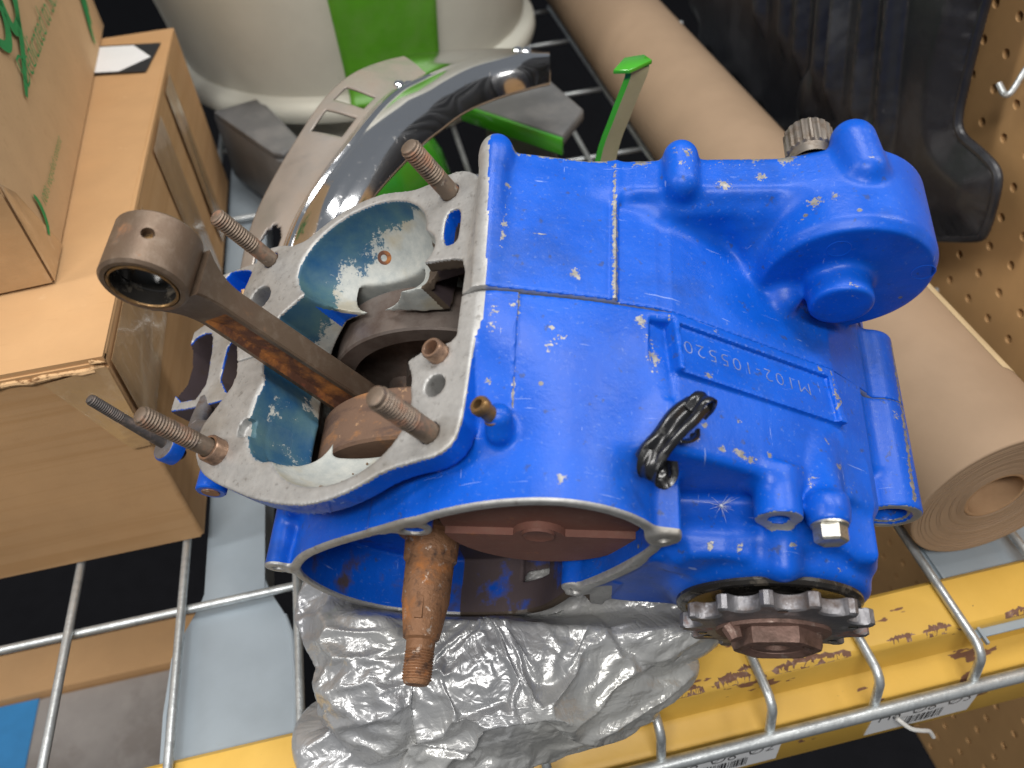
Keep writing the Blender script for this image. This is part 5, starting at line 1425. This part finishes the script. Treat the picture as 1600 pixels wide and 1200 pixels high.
# ---- crankshaft end with taper and thread, brown rotor plate behind it
p = [(46, 17), (34, 16.6), (33, 13), (22, 12.6), (20.5, 11.4), (2, 11.0), (1, 10.6), (-14, 8.2), (-15, 6.6), (-19, 6.4)]
t = -19.5
while t > -31: p += [(t, 6.0), (t - .5, 6.6), (t - .8, 6.6), (t - 1.2, 6.0)]; t -= 1.25
p += [(-33, 5.6), (-33.8, 4.8), (-33.8, 0.01)]
part('crankshaft_end', MB().lathe(p, Vector((CR[0] + 0.5, 0, CR[1] + 2)), (0, 1, 0), 40), M['rust'])
part('woodruff_key', MB().box((-157.0, -7, 5.4), (-153.5, 9, 8.6)), M['rust'])
part('rotor_plate', MB().lathe([(33, 0.01), (33, 41.5), (26.2, 42.2), (25, 41.4), (25, 0.01)], Vector((-101, 0, 44)), (0, 1, 0), 96), M['rust_flat'])
half = [(-101 + 40.6 * math.cos(a), 44 + 40.6 * math.sin(a)) for a in np.linspace(math.radians(-172), math.radians(-8), 48)]
half = [(x, z - 0.0) for x, z in half] + [(-90, 38.5), (-92, 43), (-96, 46.5), (-101, 48), (-106, 46.5), (-110, 43), (-112, 38.5)]
rp = part('rotor_step', MB().prism(half, 21.8, 25.05, lambda a, b, d: (a, d, b)), M['rust_flat'])
part('rotor_hub', MB().lathe([(21.2, 0.01), (21.2, 5.4), (20.6, 6.6), (21.79, 7.2)], Vector((-101, 0, 41)), (0, 1, 0), 32), M['rust_flat'])

# ---- output shaft: seal, sprocket, nut
part('output_seal', MB().lathe([(12, 39.5), (7.2, 39.5), (5.8, 38), (5.6, 35.5), (6.8, 34), (7.6, 32), (7.6, 20), (5.5, 18), (-2, 17.5)], Vector((-2, 0, -1)), (0, 1, 0), 72), M['seal'])
NT = 13; pts = []
for i in range(NT):
    a0 = 2 * math.pi * (i + 0.28) / NT
    od, rr_ = 40.2, 6.8
    vc = (math.cos(a0) * 39.1, math.sin(a0) * 39.1)
    # tooth gap: circular seat, then flank to a blunt tip
    st_ = 2 * math.pi / NT
    for k in range(-5, 6):
        b = a0 + math.pi + k * math.radians(16.5) * -1
        pts.append((vc[0] + rr_ * math.cos(b), vc[1] + rr_ * math.sin(b)))
    for q in (0.40, 0.45, 0.55, 0.60):
        a = a0 + st_ * q; r2 = od if 0.42 < q < 0.58 else od - 0.8
        pts.append((math.cos(a) * r2, math.sin(a) * r2))
ang = [math.atan2(b, a) for a, b in pts]
spr = MB()
def ringf(scale_r, y):
    return [(a * scale_r, y, b * scale_r) for a, b in pts]
n = len(pts)
inn_ = [(13 * math.cos(t), 13 * math.sin(t)) for t in ang]
V = []
for lay in (('o', 3.0, 0.975), ('o', 2.5, 1.0), ('o', -3.2, 1.0), ('o', -4.0, 0.972), ('h', -4.0, 0.80), ('h', -4.3, 0.76), ('i', -4.3, 1), ('i', 3.0, 1)):
    if lay[0] == 'o':
        V += [(a * lay[2], lay[1], b * lay[2]) for a, b in pts]
    elif lay[0] == 'h':
        V += [(37.2 * lay[2] * math.cos(t), lay[1], 37.2 * lay[2] * math.sin(t)) for t in ang]
    else: V += [(a, lay[1], b) for a, b in inn_]
F = [(i * n + j, i * n + (j + 1) % n, ((i + 1) % 8) * n + (j + 1) % n, ((i + 1) % 8) * n + j) for i in range(8) for j in range(n)]
spk = part('drive_sprocket', V, M['sprocket'], engine, 32, F)
for a in (200, 212, 310, 330, 20, 95):
    q = Vector((31.5 * math.cos(math.radians(a)), 0, 31.5 * math.sin(math.radians(a))))
    part('sprocket_pit', MB().lathe([(-4.02, 2.2), (-4.2, 1.9), (-4.1, 0.01)], q, (0, 1, 0), 14), M['seal'], spk)
hexp = [(20.6 * math.cos(math.radians(60 * i + 12)), 20.6 * math.sin(math.radians(60 * i + 12))) for i in range(6)]
lw = chaikin([(23 * math.cos(math.radians(a)) * f_, 23 * math.sin(math.radians(a)) * f_) for a, f_ in ((0, 1), (30, 1.04), (60, .98), (90, 1), (120, 1.02), (150, 1.1), (175, 1.16), (200, 1.0), (240, 1), (280, 1.03), (320, 1))], 2)
part('lock_washer', MB().prism(lw.tolist(), -6.0, -4.4, lambda a, b, d: (a, d, b)), M['nut'], spk)
part('lock_tab', MB().sweep([(-21, -5.2, 10), (-19.2, -8, 10.5), (-18.2, -11, 10.8)], [3.6, 3.8, 3.0], 8), M['nut'], spk)
m = MB()
hx = lambda k: [(a * k, b * k) for a, b in hexp]
V = [(a, -6.05, b) for a, b in hx(1)] + [(a, -17.0, b) for a, b in hx(1)]
nutm = MB()
NS = 48
def hexr(t, R): 
    t = (t - math.radians(12)) % math.radians(60); return R * math.cos(math.radians(30)) / math.cos(t - math.radians(30))
lv = []
for y, k, lim in ((-6.05, 1, 99), (-10.6, 1, 99), (-12.6, 1, 18.0), (-13.0, 1, 14.5), (-11.6, 1, 11.2), (-10.4, 1, 10.8)):
    lv.append([(min(hexr(2 * math.pi * j / NS + .2, 18.8), lim) * math.cos(2 * math.pi * j / NS + .2), y, min(hexr(2 * math.pi * j / NS + .2, 18.8), lim) * math.sin(2 * math.pi * j / NS + .2)) for j in range(NS)])
V = [q for l in lv for q in l]
F = [(i * NS + j, i * NS + (j + 1) % NS, (i + 1) * NS + (j + 1) % NS, (i + 1) * NS + j) for i in range(len(lv) - 1) for j in range(NS)]
F.append(tuple(range(NS)))
part('sprocket_nut', V, M['nut'], spk, 24, F)
part('output_shaft', MB().lathe([(10, 10.7), (-11.0, 10.7), (-11.5, 10.0), (-11.5, 5.0), (-9.5, 4), (-9.5, 0.01)], Vector((0, 0, 0)), (0, 1, 0), 36), M['nut'], spk)

# ---- small fittings
def hexbolt(org, ax, r_, h, name='flange_bolt', mat=M['zinc_bolt']):
    m = MB(); org = Vector(org); ax = Vector(ax).normalized()
    m.lathe([(0, r_ * 1.12), (1.0, r_ * 1.12), (1.2, r_ * 0.9)], org, ax, 24)
    m.lathe([(1.0, r_), (h - .8, r_), (h, r_ * 0.86), (h - 0.4, r_ * 0.6), (h - 0.4, 0.01)], org, ax, 6, xdir=(0.3, 0, 1))
    return part(name, m, mat, smooth=20)
hexbolt((12.5, 23.8, 57), (0, -1, 0), 6.4, 7.5)
nd = (NV * 0.93 + LV * -0.1 + Vector((0, 0.1, 0))).normalized()
no = Vector((-112.5, 42, 105))
part('brass_nipple', MB().lathe([(-2, 3.9), (3.5, 3.9), (4.0, 3.1), (8.6, 3.1), (9.2, 3.7), (11.5, 3.9), (12.6, 3.3), (12.6, 2.0), (4, 1.9)], no, nd, 28), M['brass'])
# splined kick start shaft
V = []; F = []; nS = 20 * 4
for (y, r0, r1) in ((171, 9.2, 9.2), (176, 9.2, 9.2), (176.6, 9.6, 10.4), (188, 9.6, 10.4), (189.5, 9.0, 9.4), (189.8, 0.02, 0.02)):
    for j in range(nS):
        a = 2 * math.pi * j / nS; rr_ = r1 if (j % 4) in (1, 2) else r0
        V.append((13 + rr_ * math.cos(a), y, 98 + rr_ * math.sin(a)))
for i in range(5):
    for j in range(nS): F.append((i * nS + j, i * nS + (j + 1) % nS, (i + 1) * nS + (j + 1) % nS, (i + 1) * nS + j))
part('splined_shaft', V, M['spline'], engine, 25, F)
# shallow ejector-pin rings on the gear housing face
for x, z in ((20, 94), (58, 78)):
    part('casting_ring', MB().lathe([(128.52, 5.0), (128.30, 4.75), (128.52, 4.4)], Vector((x, 0, z)), (0, 1, 0), 28), M['case'], rh_)
# bits inside the front mount opening
part('cable_clip', MB().sweep([tuple(gp3(-262, 168, 118)), tuple(gp3(-240, 160, 120)), tuple(gp3(-222, 152, 121))], 2.2, 10), M['zinc_bolt'])
part('clip_pad', MB().prism([(-250, 172), (-240, 170), (-239, 160), (-249, 161)], 119, 124, lambda a, b, d: tuple(gp3(a, b, d))), M['cardboard_edge'])

# ------------------------------------------------------------------ loose things lying on the engine
def eworld(p): return (E0 + rot @ Vector(p)) * MM
def on_engine(name, mb, mat, label, cat, smooth=40):
    V = [eworld(p) for p in mb.v]
    return tag(obj(name, V, mb.f, mat, None, smooth=smooth), label, cat)
tp = empty('tape_wrap', eworld((-52, 41, 93)))
tag(tp, 'crumpled strip of black electrical tape folded round a stub on the blue crankcase', 'tape')
def strip(path, w, th, name, wdir=(0.6, -0.5, 0.5), ridge=0.0, seed=0):
    """thin folded ribbon with raised edges"""
    cen = np.array((-49.5, 40, 98.0)); path = [tuple(cen + (np.array(q) - cen) * 0.74 + np.array((0.5, 1.5, -1.2))) for q in path]; w = w * 0.85; ridge = ridge * 0.8
    P = catmull(path, 8); r = random.Random(seed); V = []; F = []; K = 17
    wd0 = Vector(wdir).normalized()
    for i, q in enumerate(P):
        t = Vector(P[min(i + 1, len(P) - 1)] - P[max(i - 1, 0)]).normalized()
        wd = (wd0 - t * wd0.dot(t)).normalized(); nn_ = t.cross(wd)
        ww = w * (1 + 0.06 * math.sin(i * 0.25 + seed))
        top = []; bot = []
        for k in range(K):
            s = -1 + 2 * k / (K - 1)
            h = ridge * math.cos(s * 5.2 + 0.25 * math.sin(i * .22 + seed)) + 0.18 * math.sin(i * 0.31 + k * 0.5 + seed)
            b = Vector(q) + wd * (s * ww) + nn_ * h
            top.append(b + nn_ * th / 2); bot.append(b - nn_ * th / 2)
        V += top + bot[::-1]
    n = 2 * K
    for i in range(len(P) - 1):
        for k in range(n): F.append((i * n + k, i * n + (k + 1) % n, (i + 1) * n + (k + 1) % n, (i + 1) * n + k))
    F += [tuple(reversed(range(n))), tuple(range((len(P) - 1) * n, len(P) * n))]
    o = obj(name, [eworld(p) for p in V], F, M['tape_black'], tp, smooth=50)
    return o
M['tape_black'] = layered('electrical_tape', (0.008, 0.008, 0.009), 0.22, layers=[dict(col=(0.05, 0.048, 0.045), scale=160, lo=0.56, hi=0.7, rough=0.6, amount=0.8)], bump=(120, 0.15, 0.0012), spec=0.6)
strip([(-63, 25, 97), (-60, 29, 102), (-55, 35, 105), (-49, 43, 105.5), (-43, 50, 104), (-38, 56, 102)], 6.4, 0.9, 'folded_strip', wdir=(0.75, -0.66, 0.15), ridge=1.3, seed=1)
strip([(-60, 29, 103), (-63, 22, 99), (-62, 18, 94.5), (-57, 18.5, 91.5), (-53, 22, 93), (-53, 27, 97)], 4.6, 0.7, 'curled_end', wdir=(0.75, -0.5, 0.1), ridge=0.3, seed=7)
strip([(-42, 51, 104), (-37, 57, 105), (-33, 60, 102), (-33.5, 57, 98), (-37, 53, 95)], 4.4, 0.8, 'cut_end', wdir=(0.7, -0.6, 0.2), ridge=0.4, seed=9)
strip([(-50, 36, 100), (-44, 37, 97), (-40, 41, 93), (-39, 45, 91)], 3.4, 0.8, 'torn_flap', wdir=(0.3, -0.3, 0.8), ridge=0.6, seed=12)
# fluff with radiating hairs
m = MB(); r = random.Random(3); c0 = Vector((-27, 33, 50)); 
for i in range(26):
    d = Vector((r.uniform(-1, 1), r.uniform(-0.9, 0.3), r.uniform(-.3, 1))).normalized(); L2 = r.uniform(3, 8)
    m.sweep([c0, c0 + d * L2 * .6 + Vector((0, 0, .3)), c0 + d * L2], [0.07, 0.05, 0.015], 4)
m.lathe([(-0.7, 0.01), (-0.4, 0.6), (0.4, 0.6), (0.7, 0.01)], c0, (0, 0, 1), 8)
on_engine('seed_fluff', m, M['fluff'], 'tiny white seed fluff with radiating hairs in the crankcase recess', 'fluff')
# crumbs in the near scoop
m = MB(); r = random.Random(8)
for i in range(34):
    du, dy = r.gauss(0, 2.6), r.gauss(0, 3.2)
    q = gp3(-137 + du, 35 + dy, 0); R_ = r.uniform(0.5, 1.5)
    uu, yy_ = -137 + du, 35 + dy
    k_ = 1 - ((uu + 131) / 37) ** 2 - ((yy_ - 53) / 27.5) ** 2
    off_ = 151 - 34 * math.sqrt(max(k_, 0.02)) + 3.2
    m.lathe([(-R_, 0.01), (-R_ * .5, R_ * .9), (R_ * .4, R_ * .8), (R_ * .9, 0.01)], gp3(uu, yy_, off_), (r.uniform(-1, 1), r.uniform(-1, 1), 1), 6)
tag(on_engine('dirt_crumbs', m, M['dirt'], 'small pile of brown dirt crumbs in the near transfer port', 'dirt', 0), kind='stuff')
